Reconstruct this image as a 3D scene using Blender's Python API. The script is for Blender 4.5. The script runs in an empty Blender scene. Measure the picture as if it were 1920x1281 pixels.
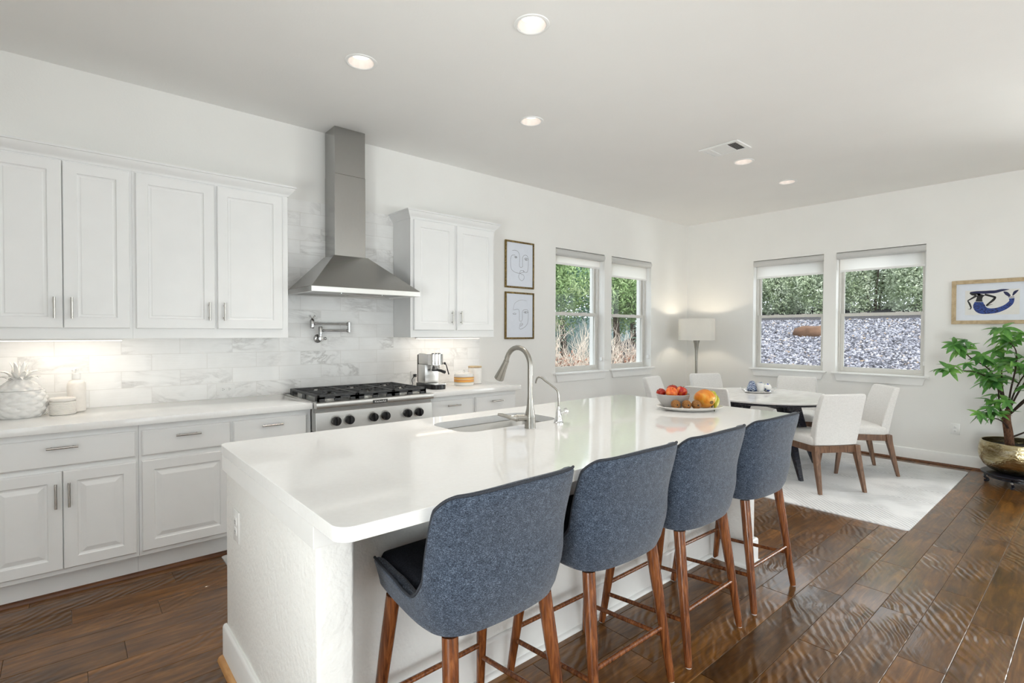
import bpy, bmesh, math, random
import numpy as np
from mathutils import Vector, Matrix

random.seed(7)
rng = np.random.default_rng(7)
S = bpy.context.scene
COL = S.collection

# ------------------------------------------------------------------ camera
cam_d = bpy.data.cameras.new('camera')
cam_d.sensor_width = 36.0
cam_d.lens = 969.4 * 36.0 / 1920.0
cam_d.clip_start = 0.05
cam_d.clip_end = 200
cam = bpy.data.objects.new('camera', cam_d)
COL.objects.link(cam)
_R = Vector((0.75652515, -0.65395947, 0.0025911)).normalized()
_F = Vector((0.65390445, 0.75639588, -0.01656056)).normalized()
_U = _R.cross(_F).normalized()
_m = Matrix((_R, _U, -_F)).transposed().to_4x4()
_m.translation = Vector((0, -4.1398, 1.3865))
cam.matrix_world = _m
S.camera = cam

# ------------------------------------------------------------------ world, sun, fill lamps, exposure
w = bpy.data.worlds.new('sky')
S.world = w
w.use_nodes = True
_bg = w.node_tree.nodes['Background']
_bg.inputs['Color'].default_value = (0.90, 0.94, 1.0, 1)
_bg.inputs['Strength'].default_value = 2.4
sun_d = bpy.data.lights.new('sun', 'SUN')
sun_d.energy = 4.2
sun_d.angle = math.radians(1.5)
sun_d.color = (1.0, 0.95, 0.87)
sun = bpy.data.objects.new('sun', sun_d)
COL.objects.link(sun)
sun.rotation_euler = Vector((0.42, 0.42, -1.0)).to_track_quat('-Z', 'Y').to_euler()


def area(name, loc, direction, sx, sy, power, color=(1, 1, 1)):
    d = bpy.data.lights.new(name, 'AREA')
    d.shape = 'RECTANGLE'
    d.size, d.size_y = sx, sy
    d.energy = power
    d.color = color
    o = bpy.data.objects.new(name, d)
    COL.objects.link(o)
    o.location = loc
    o.rotation_euler = Vector(direction).to_track_quat('-Z', 'Z').to_euler()
    return o


# fill lamps added at unseen glass doors; patio side read from chair shadows
area('daylight_patio_doors', (7.36, -6.2, 1.25), (-1, 0.12, 0.0), 2.7, 2.3, 75, (1, 0.99, 0.975))
area('garden_door_fill', (2.2, -8.52, 1.25), (0, 1, 0.0), 4.3, 2.3, 14, (1, 0.99, 0.98))
area('side_door_fill', (-2.07, -5.2, 1.25), (1, 0.12, 0.0), 2.5, 2.3, 10, (1, 0.99, 0.98))
# unseen upward lamps added outside the doors to brighten the ceiling
area('ceiling_fill_patio', (8.2, -6.2, 0.12), (-0.75, 0.1, 1), 2.6, 1.3, 1080, (1, 0.985, 0.96))
area('ceiling_fill_terrace', (2.2, -9.4, 0.12), (0, 0.75, 1), 4.2, 1.3, 62, (1, 0.985, 0.96))
area('ceiling_fill_side', (-2.95, -5.2, 0.12), (0.75, 0.1, 1), 2.5, 1.3, 330, (1, 0.985, 0.96))

S.view_settings.view_transform = 'Standard'
S.view_settings.look = 'None'
S.view_settings.exposure = 0.27
S.view_settings.gamma = 1.0
S.view_settings.use_curve_mapping = False
S.cycles.use_denoising = True
S.cycles.max_bounces = 10
S.cycles.diffuse_bounces = 6
S.cycles.glossy_bounces = 5
S.cycles.transmission_bounces = 6
S.cycles.transparent_max_bounces = 12
S.cycles.sample_clamp_indirect = 6.0
S.cycles.caustics_reflective = False
S.cycles.caustics_refractive = False


# ------------------------------------------------------------------ material helpers
class NT:
    def __init__(s, name):
        s.m = bpy.data.materials.new(name)
        s.m.use_nodes = True
        s.t = s.m.node_tree
        s.b = s.t.nodes['Principled BSDF']
        s.out = s.t.nodes['Material Output']

    def n(s, typ, **kw):
        nd = s.t.nodes.new(typ)
        for k, v in kw.items():
            if k in nd.inputs:
                s.set(nd.inputs[k], v)
            else:
                setattr(nd, k, v)
        return nd

    def set(s, sock, v):
        if isinstance(v, bpy.types.NodeSocket):
            s.t.links.new(v, sock)
        else:
            sock.default_value = v

    def obj(s, scale=(1, 1, 1), rot=(0, 0, 0), loc=(0, 0, 0), kind='Object'):
        tc = s.n('ShaderNodeTexCoord')
        mp = s.n('ShaderNodeMapping')
        s.set(mp.inputs['Vector'], tc.outputs[kind])
        mp.inputs['Scale'].default_value = scale
        mp.inputs['Rotation'].default_value = rot
        mp.inputs['Location'].default_value = loc
        return mp.outputs['Vector']

    def noise(s, vec, scale, detail=3, rough=0.5, dist=0.0):
        nd = s.n('ShaderNodeTexNoise')
        s.set(nd.inputs['Vector'], vec)
        nd.inputs['Scale'].default_value = scale
        nd.inputs['Detail'].default_value = detail
        nd.inputs['Roughness'].default_value = rough
        nd.inputs['Distortion'].default_value = dist
        return nd.outputs['Fac']

    def ramp(s, fac, stops, interp='LINEAR'):
        nd = s.n('ShaderNodeValToRGB')
        s.set(nd.inputs['Fac'], fac)
        cr = nd.color_ramp
        cr.interpolation = interp
        while len(cr.elements) < len(stops):
            cr.elements.new(0.5)
        for e, (p, c) in zip(cr.elements, stops):
            e.position = p
            e.color = c if len(c) == 4 else (*c, 1)
        return nd.outputs['Color']

    def mix(s, fac, a, b, blend='MIX'):
        nd = s.n('ShaderNodeMix', data_type='RGBA', blend_type=blend)
        s.set(nd.inputs[0], fac)
        s.set(nd.inputs[6], a if not isinstance(a, tuple) or len(a) == 4 else (*a, 1))
        s.set(nd.inputs[7], b if not isinstance(b, tuple) or len(b) == 4 else (*b, 1))
        return nd.outputs[2]

    def math(s, op, a, b=0.0):
        nd = s.n('ShaderNodeMath', operation=op)
        s.set(nd.inputs[0], a)
        s.set(nd.inputs[1], b)
        return nd.outputs[0]

    def bump(s, height, strength=0.2, dist=0.01):
        nd = s.n('ShaderNodeBump')
        s.set(nd.inputs['Height'], height)
        nd.inputs['Strength'].default_value = strength
        nd.inputs['Distance'].default_value = dist
        s.set(s.b.inputs['Normal'], nd.outputs['Normal'])
        return nd

    def base(s, **kw):
        for k, v in kw.items():
            k = k.replace('_', ' ')
            if isinstance(v, tuple) and len(v) == 3:
                v = (*v, 1)
            s.set(s.b.inputs[k], v)


def srgb(r, g, b):
    f = lambda c: (c / 255 / 12.92) if c / 255 <= 0.04045 else ((c / 255 + 0.055) / 1.055) ** 2.4
    return (f(r), f(g), f(b))


def plain(name, col, rough=0.5, metal=0.0, var=0.05, scale=30, bump=0.0, bscale=200, stretch=(1, 1, 1), coat=0.0, **kw):
    """a procedural paint, metal, plastic or ceramic: base colour broken up by a faint noise"""
    t = NT(name)
    v = t.obj(stretch)
    nz = t.noise(v, scale, 3)
    lo = tuple(c * (1 - var) for c in col)
    hi = tuple(min(1, c * (1 + var)) for c in col)
    t.base(Base_Color=t.ramp(nz, [(0.3, lo), (0.7, hi)]), Roughness=rough, Metallic=metal)
    if coat:
        t.base(Coat_Weight=coat, Coat_Roughness=0.08)
    if bump:
        t.bump(t.noise(v, bscale, 2), bump, 0.004)
    for k, x in kw.items():
        t.base(**{k: x})
    return t.m


def emit(name, col, strength):
    t = NT(name)
    nz = t.noise(t.obj(), 20)
    c = t.ramp(nz, [(0, tuple(x * 0.97 for x in col)), (1, col)])
    t.base(Base_Color=col, Roughness=0.5, Emission_Color=c, Emission_Strength=strength)
    return t.m


M = {}
M['wall'] = plain('wall_paint', (0.85, 0.845, 0.825), 0.7, var=0.012, scale=3, bump=0.12, bscale=90)
M['wall_tex'] = plain('orange_peel_paint', (0.85, 0.845, 0.825), 0.6, var=0.02, scale=4, bump=1.0, bscale=48)
M['ceiling'] = plain('ceiling_paint', (0.875, 0.87, 0.855), 0.8, var=0.01, scale=2, bump=0.12, bscale=80)
M['trim'] = plain('white_trim_paint', (0.87, 0.87, 0.86), 0.35, var=0.01)
M['cab'] = plain('white_cabinet_lacquer', (0.815, 0.82, 0.82), 0.38, var=0.012, scale=8)
M['cab_in'] = plain('cabinet_shadow_gap', (0.30, 0.30, 0.30), 0.7)
M['steel'] = plain('brushed_steel', (0.72, 0.715, 0.70), 0.30, 1.0, var=0.05, scale=60, stretch=(0.6, 8, 30))
M['steel_d'] = plain('dark_brushed_steel', (0.36, 0.35, 0.34), 0.3, 1.0, var=0.08, scale=60, stretch=(30, 30, 0.8))
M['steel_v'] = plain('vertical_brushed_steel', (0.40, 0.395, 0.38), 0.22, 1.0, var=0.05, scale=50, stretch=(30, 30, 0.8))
M['nickel'] = plain('brushed_nickel', (0.36, 0.345, 0.315), 0.27, 1.0, var=0.05, scale=40, stretch=(20, 20, 1))
M['dark_chrome'] = plain('darker_chrome', (0.50, 0.50, 0.50), 0.12, 1.0, var=0.03)  # chrome in one even, darker base tone
M['chrome'] = plain('polished_chrome', (0.78, 0.78, 0.78), 0.08, 1.0, var=0.02)
M['pull'] = plain('satin_nickel_pull', (0.50, 0.48, 0.45), 0.25, 1.0, var=0.05)
M['black'] = plain('black_plastic', (0.012, 0.012, 0.014), 0.3, var=0.2)
M['iron'] = plain('cast_iron', (0.045, 0.047, 0.05), 0.55, var=0.3, scale=80, bump=0.3, bscale=300)
M['white_pl'] = plain('white_plastic', (0.84, 0.84, 0.83), 0.3, var=0.01)
M['ceramic'] = plain('white_glazed_ceramic', (0.82, 0.80, 0.775), 0.25, var=0.03, scale=40)
M['matte_w'] = plain('matte_white_ceramic', (0.80, 0.77, 0.73), 0.5, var=0.03, scale=60)
M['shade_fab'] = None
M['greige'] = plain('almond_vinyl', (0.66, 0.645, 0.61), 0.4, var=0.02)
M['quartz'] = None


def mk_quartz():
    t = NT('white_quartz')
    v = t.obj()
    f = t.noise(v, 55, 4, 0.6)
    g = t.noise(v, 2.2, 4)
    c = t.ramp(f, [(0.35, (0.862, 0.86, 0.852)), (0.65, (0.885, 0.885, 0.88))])
    c = t.mix(t.ramp(g, [(0.45, (0, 0, 0)), (0.75, (0.25, 0.25, 0.25))]), c, (0.86, 0.858, 0.85))
    t.base(Base_Color=c, Roughness=0.055, Specular_IOR_Level=0.6)
    return t.m


M['quartz'] = mk_quartz()


def mk_tile():
    t = NT('marble_subway_tile')
    tc = t.n('ShaderNodeTexCoord')
    sep = t.n('ShaderNodeSeparateXYZ')
    t.set(sep.inputs[0], tc.outputs['Object'])
    cmb = t.n('ShaderNodeCombineXYZ')
    t.set(cmb.inputs[0], sep.outputs['X'])
    t.set(cmb.inputs[1], sep.outputs['Z'])
    br = t.n('ShaderNodeTexBrick')
    mp = t.n('ShaderNodeMapping')
    t.set(mp.inputs['Vector'], cmb.outputs[0])
    mp.inputs['Location'].default_value = (0.05 + 0.32 * 6, -0.916 + 0.108 * 20, 0)
    t.set(br.inputs['Vector'], mp.outputs[0])
    br.offset = 0.5
    br.inputs['Scale'].default_value = 1.0
    br.inputs['Brick Width'].default_value = 0.32
    br.inputs['Row Height'].default_value = 0.108
    br.inputs['Mortar Size'].default_value = 0.0018
    br.inputs['Mortar Smooth'].default_value = 0.2
    br.inputs['Bias'].default_value = 0.0
    br.inputs['Color1'].default_value = (0, 0, 0, 1)
    br.inputs['Color2'].default_value = (1, 1, 1, 1)
    br.inputs['Mortar'].default_value = (0.5, 0.5, 0.5, 1)
    # each tile shows its own piece of stone
    wn = t.n('ShaderNodeTexWhiteNoise', noise_dimensions='1D')
    t.set(wn.inputs['W'], br.outputs['Color'])
    va = t.n('ShaderNodeVectorMath', operation='MULTIPLY_ADD')
    t.set(va.inputs[0], wn.outputs['Color'])
    va.inputs[1].default_value = (4, 4, 4)
    t.set(va.inputs[2], cmb.outputs[0])
    vec = va.outputs[0]
    mp2 = t.n('ShaderNodeMapping')
    t.set(mp2.inputs['Vector'], vec)
    mp2.inputs['Rotation'].default_value = (0, 0, 0.6)
    mp2.inputs['Scale'].default_value = (1.0, 2.6, 1)
    nz = t.noise(mp2.outputs[0], 2.6, 6, 0.62, 1.4)
    vein = t.math('ABSOLUTE', t.math('SUBTRACT', nz, 0.5))
    veinc = t.ramp(vein, [(0.0, (0.50, 0.50, 0.50)), (0.015, (0.34, 0.34, 0.34)), (0.075, (0, 0, 0))])
    mask = t.noise(vec, 2.0, 2)
    mk = t.ramp(mask, [(0.47, (0, 0, 0)), (0.68, (1, 1, 1))])
    vf = t.mix(1.0, veinc, mk, 'MULTIPLY')
    cloud = t.noise(vec, 3.5, 4, 0.6)
    c = t.ramp(cloud, [(0.3, (0.85, 0.845, 0.835)), (0.62, (0.91, 0.91, 0.905))])
    c = t.mix(vf, c, (0.26, 0.245, 0.225))
    # fine horizontal striation of the honed tile face
    st = t.n('ShaderNodeMapping')
    t.set(st.inputs['Vector'], cmb.outputs[0])
    st.inputs['Scale'].default_value = (2.0, 60, 1)
    sn = t.noise(st.outputs[0], 3.0, 2)
    c = t.mix(0.06, c, t.ramp(sn, [(0.35, (0.55, 0.54, 0.52)), (0.65, (1, 1, 1))]), 'MULTIPLY')
    c = t.mix(br.outputs['Fac'], c, (0.76, 0.75, 0.73))
    t.base(Base_Color=c, Roughness=0.32)
    h = t.math('SUBTRACT', t.math('MULTIPLY', sn, 0.12), br.outputs['Fac'])
    t.bump(h, 0.35, 0.003)
    return t.m


M['tile'] = mk_tile()


def mk_floor():
    t = NT('hand_scraped_walnut_planks')
    at = t.n('ShaderNodeAttribute', attribute_name='plank')
    rnd = at.outputs['Fac']
    tc = t.n('ShaderNodeTexCoord')
    off = t.n('ShaderNodeVectorMath', operation='MULTIPLY_ADD')
    cb = t.n('ShaderNodeCombineXYZ')
    t.set(cb.inputs[0], rnd)
    t.set(cb.inputs[1], rnd)
    t.set(cb.inputs[2], rnd)
    t.set(off.inputs[0], cb.outputs[0])
    off.inputs[1].default_value = (37.0, 11.0, 19.0)
    t.set(off.inputs[2], tc.outputs['Object'])
    vec = off.outputs[0]
    mp = t.n('ShaderNodeMapping')
    t.set(mp.inputs['Vector'], vec)
    mp.inputs['Scale'].default_value = (1.2, 9.0, 1)
    g1 = t.noise(mp.outputs[0], 3.0, 6, 0.6, 0.8)
    mpf = t.n('ShaderNodeMapping')
    t.set(mpf.inputs['Vector'], vec)
    mpf.inputs['Scale'].default_value = (4, 70.0, 1)
    g2 = t.noise(mpf.outputs[0], 3.0, 3, 0.6)
    blot = t.noise(vec, 4.5, 4, 0.6)
    c = t.ramp(g1, [(0.28, srgb(62, 38, 15)), (0.5, srgb(110, 72, 29)), (0.72, srgb(148, 103, 48))])
    c = t.mix(t.ramp(blot, [(0.4, (0, 0, 0)), (0.75, (0.6, 0.6, 0.6))]), c, srgb(78, 54, 35))
    c = t.mix(0.25, c, t.ramp(g2, [(0.3, (0.45, 0.42, 0.4)), (0.7, (1, 1, 1))]), 'MULTIPLY')
    tone = t.ramp(rnd, [(0.0, (0.62, 0.62, 0.64)), (0.45, (0.95, 0.93, 0.9)), (1.0, (1.30, 1.24, 1.16))])
    c = t.mix(1.0, c, tone, 'MULTIPLY')
    # hand-scraped ripples, stronger on some planks
    mr = t.n('ShaderNodeMapping')
    t.set(mr.inputs['Vector'], vec)
    mr.inputs['Scale'].default_value = (1.0, 1.0, 1)
    mr.inputs['Rotation'].default_value = (0, 0, 1.05)
    wv = t.n('ShaderNodeTexWave', wave_type='BANDS', bands_direction='X', wave_profile='SIN')
    t.set(wv.inputs['Vector'], mr.outputs[0])
    wv.inputs['Scale'].default_value = 8.0
    wv.inputs['Distortion'].default_value = 7.0
    wv.inputs['Detail'].default_value = 1.5
    wv.inputs['Detail Scale'].default_value = 0.8
    amp = t.ramp(t.noise(vec, 1.9, 2), [(0.44, (0.04, 0.04, 0.04)), (0.62, (0.9, 0.9, 0.9))])
    h = t.math('MULTIPLY', wv.outputs['Fac'], amp)
    h = t.math('ADD', h, t.math('MULTIPLY', g2, 0.10))
    h = t.math('ADD', h, t.math('MULTIPLY', blot, 0.35))
    nb = t.bump(h, 0.45, 0.006)
    t.set(t.b.inputs['Coat Normal'], nb.outputs['Normal'])
    t.base(Base_Color=c, Roughness=t.math('ADD', t.math('MULTIPLY', blot, 0.16), 0.24), Specular_IOR_Level=0.25, Coat_Weight=0.50, Coat_Roughness=0.09, Coat_IOR=1.65)
    return t.m


M['floor'] = mk_floor()


def mk_denim():
    t = NT('blue_grey_heathered_fabric')
    a = t.noise(t.obj((1, 1, 0.22)), 950, 2, 0.6)
    b = t.noise(t.obj((0.2, 0.2, 1)), 900, 2, 0.6)
    bl = t.noise(t.obj(), 60, 4, 0.7)
    f = t.math('ADD', t.math('MULTIPLY', t.math('ADD', a, b), 0.42), t.math('MULTIPLY', bl, 0.16))
    c = t.ramp(f, [(0.37, (0.006, 0.009, 0.017)), (0.50, (0.039, 0.053, 0.081)), (0.63, (0.185, 0.23, 0.305))])
    t.base(Base_Color=c, Roughness=0.9, Specular_IOR_Level=0.15, Sheen_Weight=0.25, Sheen_Roughness=0.5)
    t.bump(f, 0.35, 0.002)
    return t.m


M['denim'] = mk_denim()
M['denim_d'] = plain('dark_charcoal_fabric', (0.012, 0.013, 0.017), 0.95, var=0.5, scale=260, bump=0.3, bscale=400, Specular_IOR_Level=0.1)
M['piping'] = plain('charcoal_piping', (0.028, 0.032, 0.042), 0.85, var=0.5, scale=400)


def mk_linen(name, lo, hi):
    t = NT(name)
    a = t.noise(t.obj((1, 1, 0.15)), 260, 2, 0.7)
    b = t.noise(t.obj((0.15, 0.15, 1)), 260, 2, 0.7)
    f = t.math('MULTIPLY', t.math('ADD', a, b), 0.5)
    t.base(Base_Color=t.ramp(f, [(0.38, lo), (0.6, hi)]), Roughness=0.9, Specular_IOR_Level=0.15)
    t.bump(f, 0.25, 0.0015)
    return t.m


M['linen'] = mk_linen('oatmeal_linen', (0.70, 0.69, 0.675), (0.80, 0.79, 0.775))
M['shade'] = mk_linen('white_lampshade_linen', (0.74, 0.73, 0.71), (0.82, 0.815, 0.80))


def mk_wood(name, c0, c1, c2, sc=(10, 10, 1.2), rough=0.35):
    t = NT(name)
    v = t.obj(sc)
    g = t.noise(v, 6, 5, 0.6, 0.6)
    c = t.ramp(g, [(0.3, c0), (0.5, c1), (0.72, c2)])
    t.base(Base_Color=c, Roughness=rough)
    t.bump(t.noise(t.obj(tuple(s * 3 for s in sc)), 12, 2), 0.06, 0.002)
    return t.m


M['walnut'] = mk_wood('walnut_stain', srgb(70, 36, 17), srgb(116, 65, 33), srgb(154, 95, 52), (14, 14, 1.0), 0.26)
M['walnut_l'] = mk_wood('light_walnut', srgb(78, 54, 40), srgb(110, 80, 60), srgb(142, 108, 84), (14, 14, 1.0), 0.4)
M['shoe'] = mk_wood('stained_quarter_round', srgb(66, 36, 18), srgb(98, 58, 32), srgb(126, 82, 48), (1.0, 14, 14), 0.4)
M['oak'] = mk_wood('pale_oak_frame', srgb(168, 146, 112), srgb(188, 166, 132), srgb(204, 184, 150), (3, 3, 3), 0.5)
M['tan_wood'] = mk_wood('raw_tan_quarter_round', srgb(164, 116, 66), srgb(190, 140, 86), srgb(206, 160, 106), (6, 1, 6), 0.5)


def mk_rug(name, lo, hi, sc):
    t = NT(name)
    v = t.obj()
    sep = t.n('ShaderNodeSeparateXYZ')
    t.set(sep.inputs[0], v)
    # chevron / herringbone ribs: fold x then stripe along the diagonal
    px = t.math('PINGPONG', t.math('ADD', sep.outputs['X'], 10.0), 0.42)
    d = t.math('ADD', px, sep.outputs['Y'])
    stripe = t.math('SINE', t.math('MULTIPLY', d, sc))
    blk = t.noise(v, 2.6, 2)
    amp = t.ramp(blk, [(0.42, (0.1, 0.1, 0.1)), (0.56, (1, 1, 1))])
    h = t.math('MULTIPLY', t.math('ADD', t.math('MULTIPLY', stripe, 0.5), 0.5), amp)
    fz = t.noise(v, 240, 2, 0.7)
    c = t.mix(h, hi, lo)
    c = t.mix(0.3, c, t.ramp(fz, [(0.3, (0.7, 0.7, 0.7)), (0.7, (1, 1, 1))]), 'MULTIPLY')
    t.base(Base_Color=c, Roughness=0.95, Specular_IOR_Level=0.1)
    t.bump(t.math('SUBTRACT', t.math('MULTIPLY', fz, 0.3), h), 0.6, 0.006)
    return t.m


M['rug'] = mk_rug('ivory_ribbed_wool', (0.60, 0.60, 0.61), (0.83, 0.83, 0.84), 150)
M['mat'] = mk_rug('pale_grey_kitchen_mat', (0.42, 0.42, 0.43), (0.66, 0.66, 0.66), 420)


def mk_glass():
    t = NT('window_glass')
    tr = t.n('ShaderNodeBsdfTransparent')
    nz = t.noise(t.obj(), 3)
    t.set(tr.inputs['Color'], t.ramp(nz, [(0, (0.93, 0.96, 0.955)), (1, (0.95, 0.97, 0.965))]))
    gl = t.n('ShaderNodeBsdfGlossy')
    gl.inputs['Roughness'].default_value = 0.02
    lw = t.n('ShaderNodeLayerWeight')
    lw.inputs['Blend'].default_value = 0.5
    mx = t.n('ShaderNodeMixShader')
    t.set(mx.inputs[0], t.math('ADD', t.math('MULTIPLY', t.math('POWER', lw.outputs['Facing'], 4.0), 0.5), 0.015))
    t.set(mx.inputs[1], tr.outputs[0])
    t.set(mx.inputs[2], gl.outputs[0])
    t.set(t.out.inputs['Surface'], mx.outputs[0])
    return t.m


M['glass'] = mk_glass()


def mk_translucent(name, col, tcol, f):
    t = NT(name)
    v = t.noise(t.obj((300, 300, 300)), 1, 2)
    d = t.n('ShaderNodeBsdfDiffuse')
    t.set(d.inputs['Color'], t.ramp(v, [(0.3, tuple(c * 0.95 for c in col)), (0.7, col)]))
    tl = t.n('ShaderNodeBsdfTranslucent')
    tl.inputs['Color'].default_value = (*tcol, 1)
    mx = t.n('ShaderNodeMixShader')
    mx.inputs[0].default_value = f
    t.set(mx.inputs[1], d.outputs[0])
    t.set(mx.inputs[2], tl.outputs[0])
    t.set(t.out.inputs['Surface'], mx.outputs[0])
    return t.m


M['roller'] = mk_translucent('backlit_white_roller_fabric', (0.88, 0.87, 0.85), (1.0, 0.98, 0.95), 0.85)
M['lampfab'] = mk_translucent('white_drum_shade_fabric', (0.80, 0.80, 0.785), (0.85, 0.83, 0.78), 0.32)


# ------------------------------------------------------------------ mesh helpers
class MB:
    def __init__(s):
        s.bm = bmesh.new()

    def box(s, x0, x1, y0, y1, z0, z1, bev=0.0, seg=2, mat=0):
        r = bmesh.ops.create_cube(s.bm, size=1.0)
        vs = r['verts']
        for v in vs:
            v.co = Vector(((x0 + x1) / 2 + v.co.x * (x1 - x0), (y0 + y1) / 2 + v.co.y * (y1 - y0), (z0 + z1) / 2 + v.co.z * (z1 - z0)))
        fs = set(f for v in vs for f in v.link_faces)
        for f in fs:
            f.material_index = mat
        if bev > 0:
            es = list(set(e for v in vs for e in v.link_edges))
            b = bmesh.ops.bevel(s.bm, geom=es, offset=bev, segments=seg, affect='EDGES', profile=0.5, clamp_overlap=True)
            for f in b['faces']:
                f.material_index = mat
        return s

    def hexa(s, pts, mat=0):
        """8 points: bottom 4 (ccw) then top 4"""
        v = [s.bm.verts.new(p) for p in pts]
        for q in ((3, 2, 1, 0), (4, 5, 6, 7), (0, 1, 5, 4), (1, 2, 6, 5), (2, 3, 7, 6), (3, 0, 4, 7)):
            f = s.bm.faces.new([v[i] for i in q])
            f.material_index = mat
        return s

    def loops(s, loops, cap0=True, cap1=True, closed=True, mat=0):
        """skin successive vertex loops"""
        L = [[s.bm.verts.new(p) for p in lp] for lp in loops]
        n = len(L[0])
        for a, b in zip(L[:-1], L[1:]):
            for i in range(n if closed else n - 1):
                j = (i + 1) % n
                f = s.bm.faces.new((a[i], a[j], b[j], b[i]))
                f.material_index = mat
        if cap0 and n > 2:
            s.bm.faces.new(list(reversed(L[0]))).material_index = mat
        if cap1 and n > 2:
            s.bm.faces.new(L[-1]).material_index = mat
        return s

    def lathe(s, prof, c=(0, 0, 0), seg=32, cap0=True, cap1=True, mat=0, axis='z', jit=None):
        lps = []
        for k, (r, z) in enumerate(prof):
            lp = []
            for i in range(seg):
                a = 2 * math.pi * i / seg
                rr = r * (jit(a, z) if jit else 1)
                p = (rr * math.cos(a), rr * math.sin(a), z)
                if axis == 'x':
                    p = (p[2], p[0], p[1])
                elif axis == 'y':
                    p = (p[1], p[2], p[0])
                lp.append((p[0] + c[0], p[1] + c[1], p[2] + c[2]))
            lps.append(lp)
        return s.loops(lps, cap0, cap1, mat=mat)

    def tube(s, pts, rad, seg=10, mat=0, cap=True, closed=False):
        pts = [Vector(p) for p in pts]
        n = len(pts)
        rads = rad if isinstance(rad, (list, tuple)) else [rad] * n
        up = None
        lps = []
        for i, p in enumerate(pts):
            if closed:
                d = pts[(i + 1) % n] - pts[i - 1]
            else:
                d = pts[min(i + 1, n - 1)] - pts[max(i - 1, 0)]
            d.normalize()
            if up is None:
                up = d.orthogonal().normalized()
            else:
                up = (up - d * up.dot(d))
                up = up.normalized() if up.length > 1e-6 else d.orthogonal().normalized()
            sd = d.cross(up)
            lps.append([tuple(p + (up * math.cos(2 * math.pi * k / seg) + sd * math.sin(2 * math.pi * k / seg)) * rads[i]) for k in range(seg)])
        if closed:
            lps.append(lps[0])
            return s.loops(lps, False, False, mat=mat)
        return s.loops(lps, cap, cap, mat=mat)

    def prism(s, poly, a, b, axis='z', mat=0):
        """extrude a 2-D polygon between a and b along an axis"""
        def P(u, v, t):
            return {'z': (u, v, t), 'y': (u, t, v), 'x': (t, u, v)}[axis]
        return s.loops([[P(u, v, a) for u, v in poly], [P(u, v, b) for u, v in poly]], mat=mat)

    def sphere(s, c, r, seg=20, rings=12, sc=(1, 1, 1), mat=0):
        r0 = bmesh.ops.create_uvsphere(s.bm, u_segments=seg, v_segments=rings, radius=r)
        for v in r0['verts']:
            v.co = Vector((v.co.x * sc[0] + c[0], v.co.y * sc[1] + c[1], v.co.z * sc[2] + c[2]))
            for f in v.link_faces:
                f.material_index = mat
        return s

    def xform(s, m):
        for v in s.bm.verts:
            v.co = m @ v.co
        return s

    def build(s, name, mat, parent=None, origin=None, smooth=True, ang=35, bevel=0.0, world=True):
        bm = s.bm
        bmesh.ops.remove_doubles(bm, verts=bm.verts, dist=1e-6)
        bmesh.ops.recalc_face_normals(bm, faces=bm.faces)
        root = parent
        while root is not None and root.parent is not None:
            root = root.parent
        loc = None
        if root is not None:
            if world:
                o0 = Vector(root.location)
                for v in bm.verts:
                    v.co -= o0
        else:
            if origin is None:
                xs = [v.co for v in bm.verts]
                lo = [min(c[i] for c in xs) for i in range(3)]
                hi = [max(c[i] for c in xs) for i in range(3)]
                origin = ((lo[0] + hi[0]) / 2, (lo[1] + hi[1]) / 2, lo[2])
            loc = Vector(origin)
            for v in bm.verts:
                v.co -= loc
        if smooth:
            for f in bm.faces:
                f.smooth = True
            ca = math.radians(ang)
            for e in bm.edges:
                if len(e.link_faces) == 2:
                    if e.calc_face_angle(0) > ca:
                        e.smooth = False
        me = bpy.data.meshes.new(name)
        bm.to_mesh(me)
        bm.free()
        o = bpy.data.objects.new(name, me)
        COL.objects.link(o)
        for mm in (mat if isinstance(mat, (list, tuple)) else [mat]):
            me.materials.append(mm)
        if parent is not None:
            o.parent = parent
        else:
            o.location = loc
        if bevel:
            b = o.modifiers.new('edge', 'BEVEL')
            b.width = bevel
            b.segments = 2
            b.limit_method = 'ANGLE'
            b.angle_limit = math.radians(40)
        return o


def np_mesh(name, V, Fc, mat, parent=None, smooth=False, loc=(0, 0, 0)):
    me = bpy.data.meshes.new(name)
    V = np.asarray(V, dtype=np.float64) - np.array(loc)
    k = Fc.shape[1]
    me.vertices.add(len(V))
    me.vertices.foreach_set('co', V.ravel())
    me.loops.add(Fc.size)
    me.loops.foreach_set('vertex_index', Fc.ravel().astype(np.int32))
    me.polygons.add(len(Fc))
    me.polygons.foreach_set('loop_start', np.arange(0, Fc.size, k, dtype=np.int32))
    me.update(calc_edges=True)
    me.polygons.foreach_set('use_smooth', np.full(len(Fc), smooth))
    o = bpy.data.objects.new(name, me)
    COL.objects.link(o)
    me.materials.append(mat)
    if parent is not None:
        o.parent = parent
    else:
        o.location = loc
    return o


def tag(o, label, cat, group=None, kind=None):
    o['label'] = label
    o['category'] = cat
    if group:
        o['group'] = group
    if kind:
        o['kind'] = kind
    return o


def thing(name, label, cat, loc=(0, 0, 0), rz=0.0, group=None):
    o = bpy.data.objects.new(name, None)
    o.empty_display_size = 0.1
    COL.objects.link(o)
    o.location = loc
    o.rotation_euler = (0, 0, rz)
    return tag(o, label, cat, group)


def struct(o, label=None, cat=None):
    o['kind'] = 'structure'
    if label:
        o['label'] = label
    if cat:
        o['category'] = cat
    return o


def copy_tree(o, parent=None):
    c = o.copy()
    COL.objects.link(c)
    if parent is not None:
        c.parent = parent
    for ch in list(o.children):
        copy_tree(ch, c)
    return c


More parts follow.
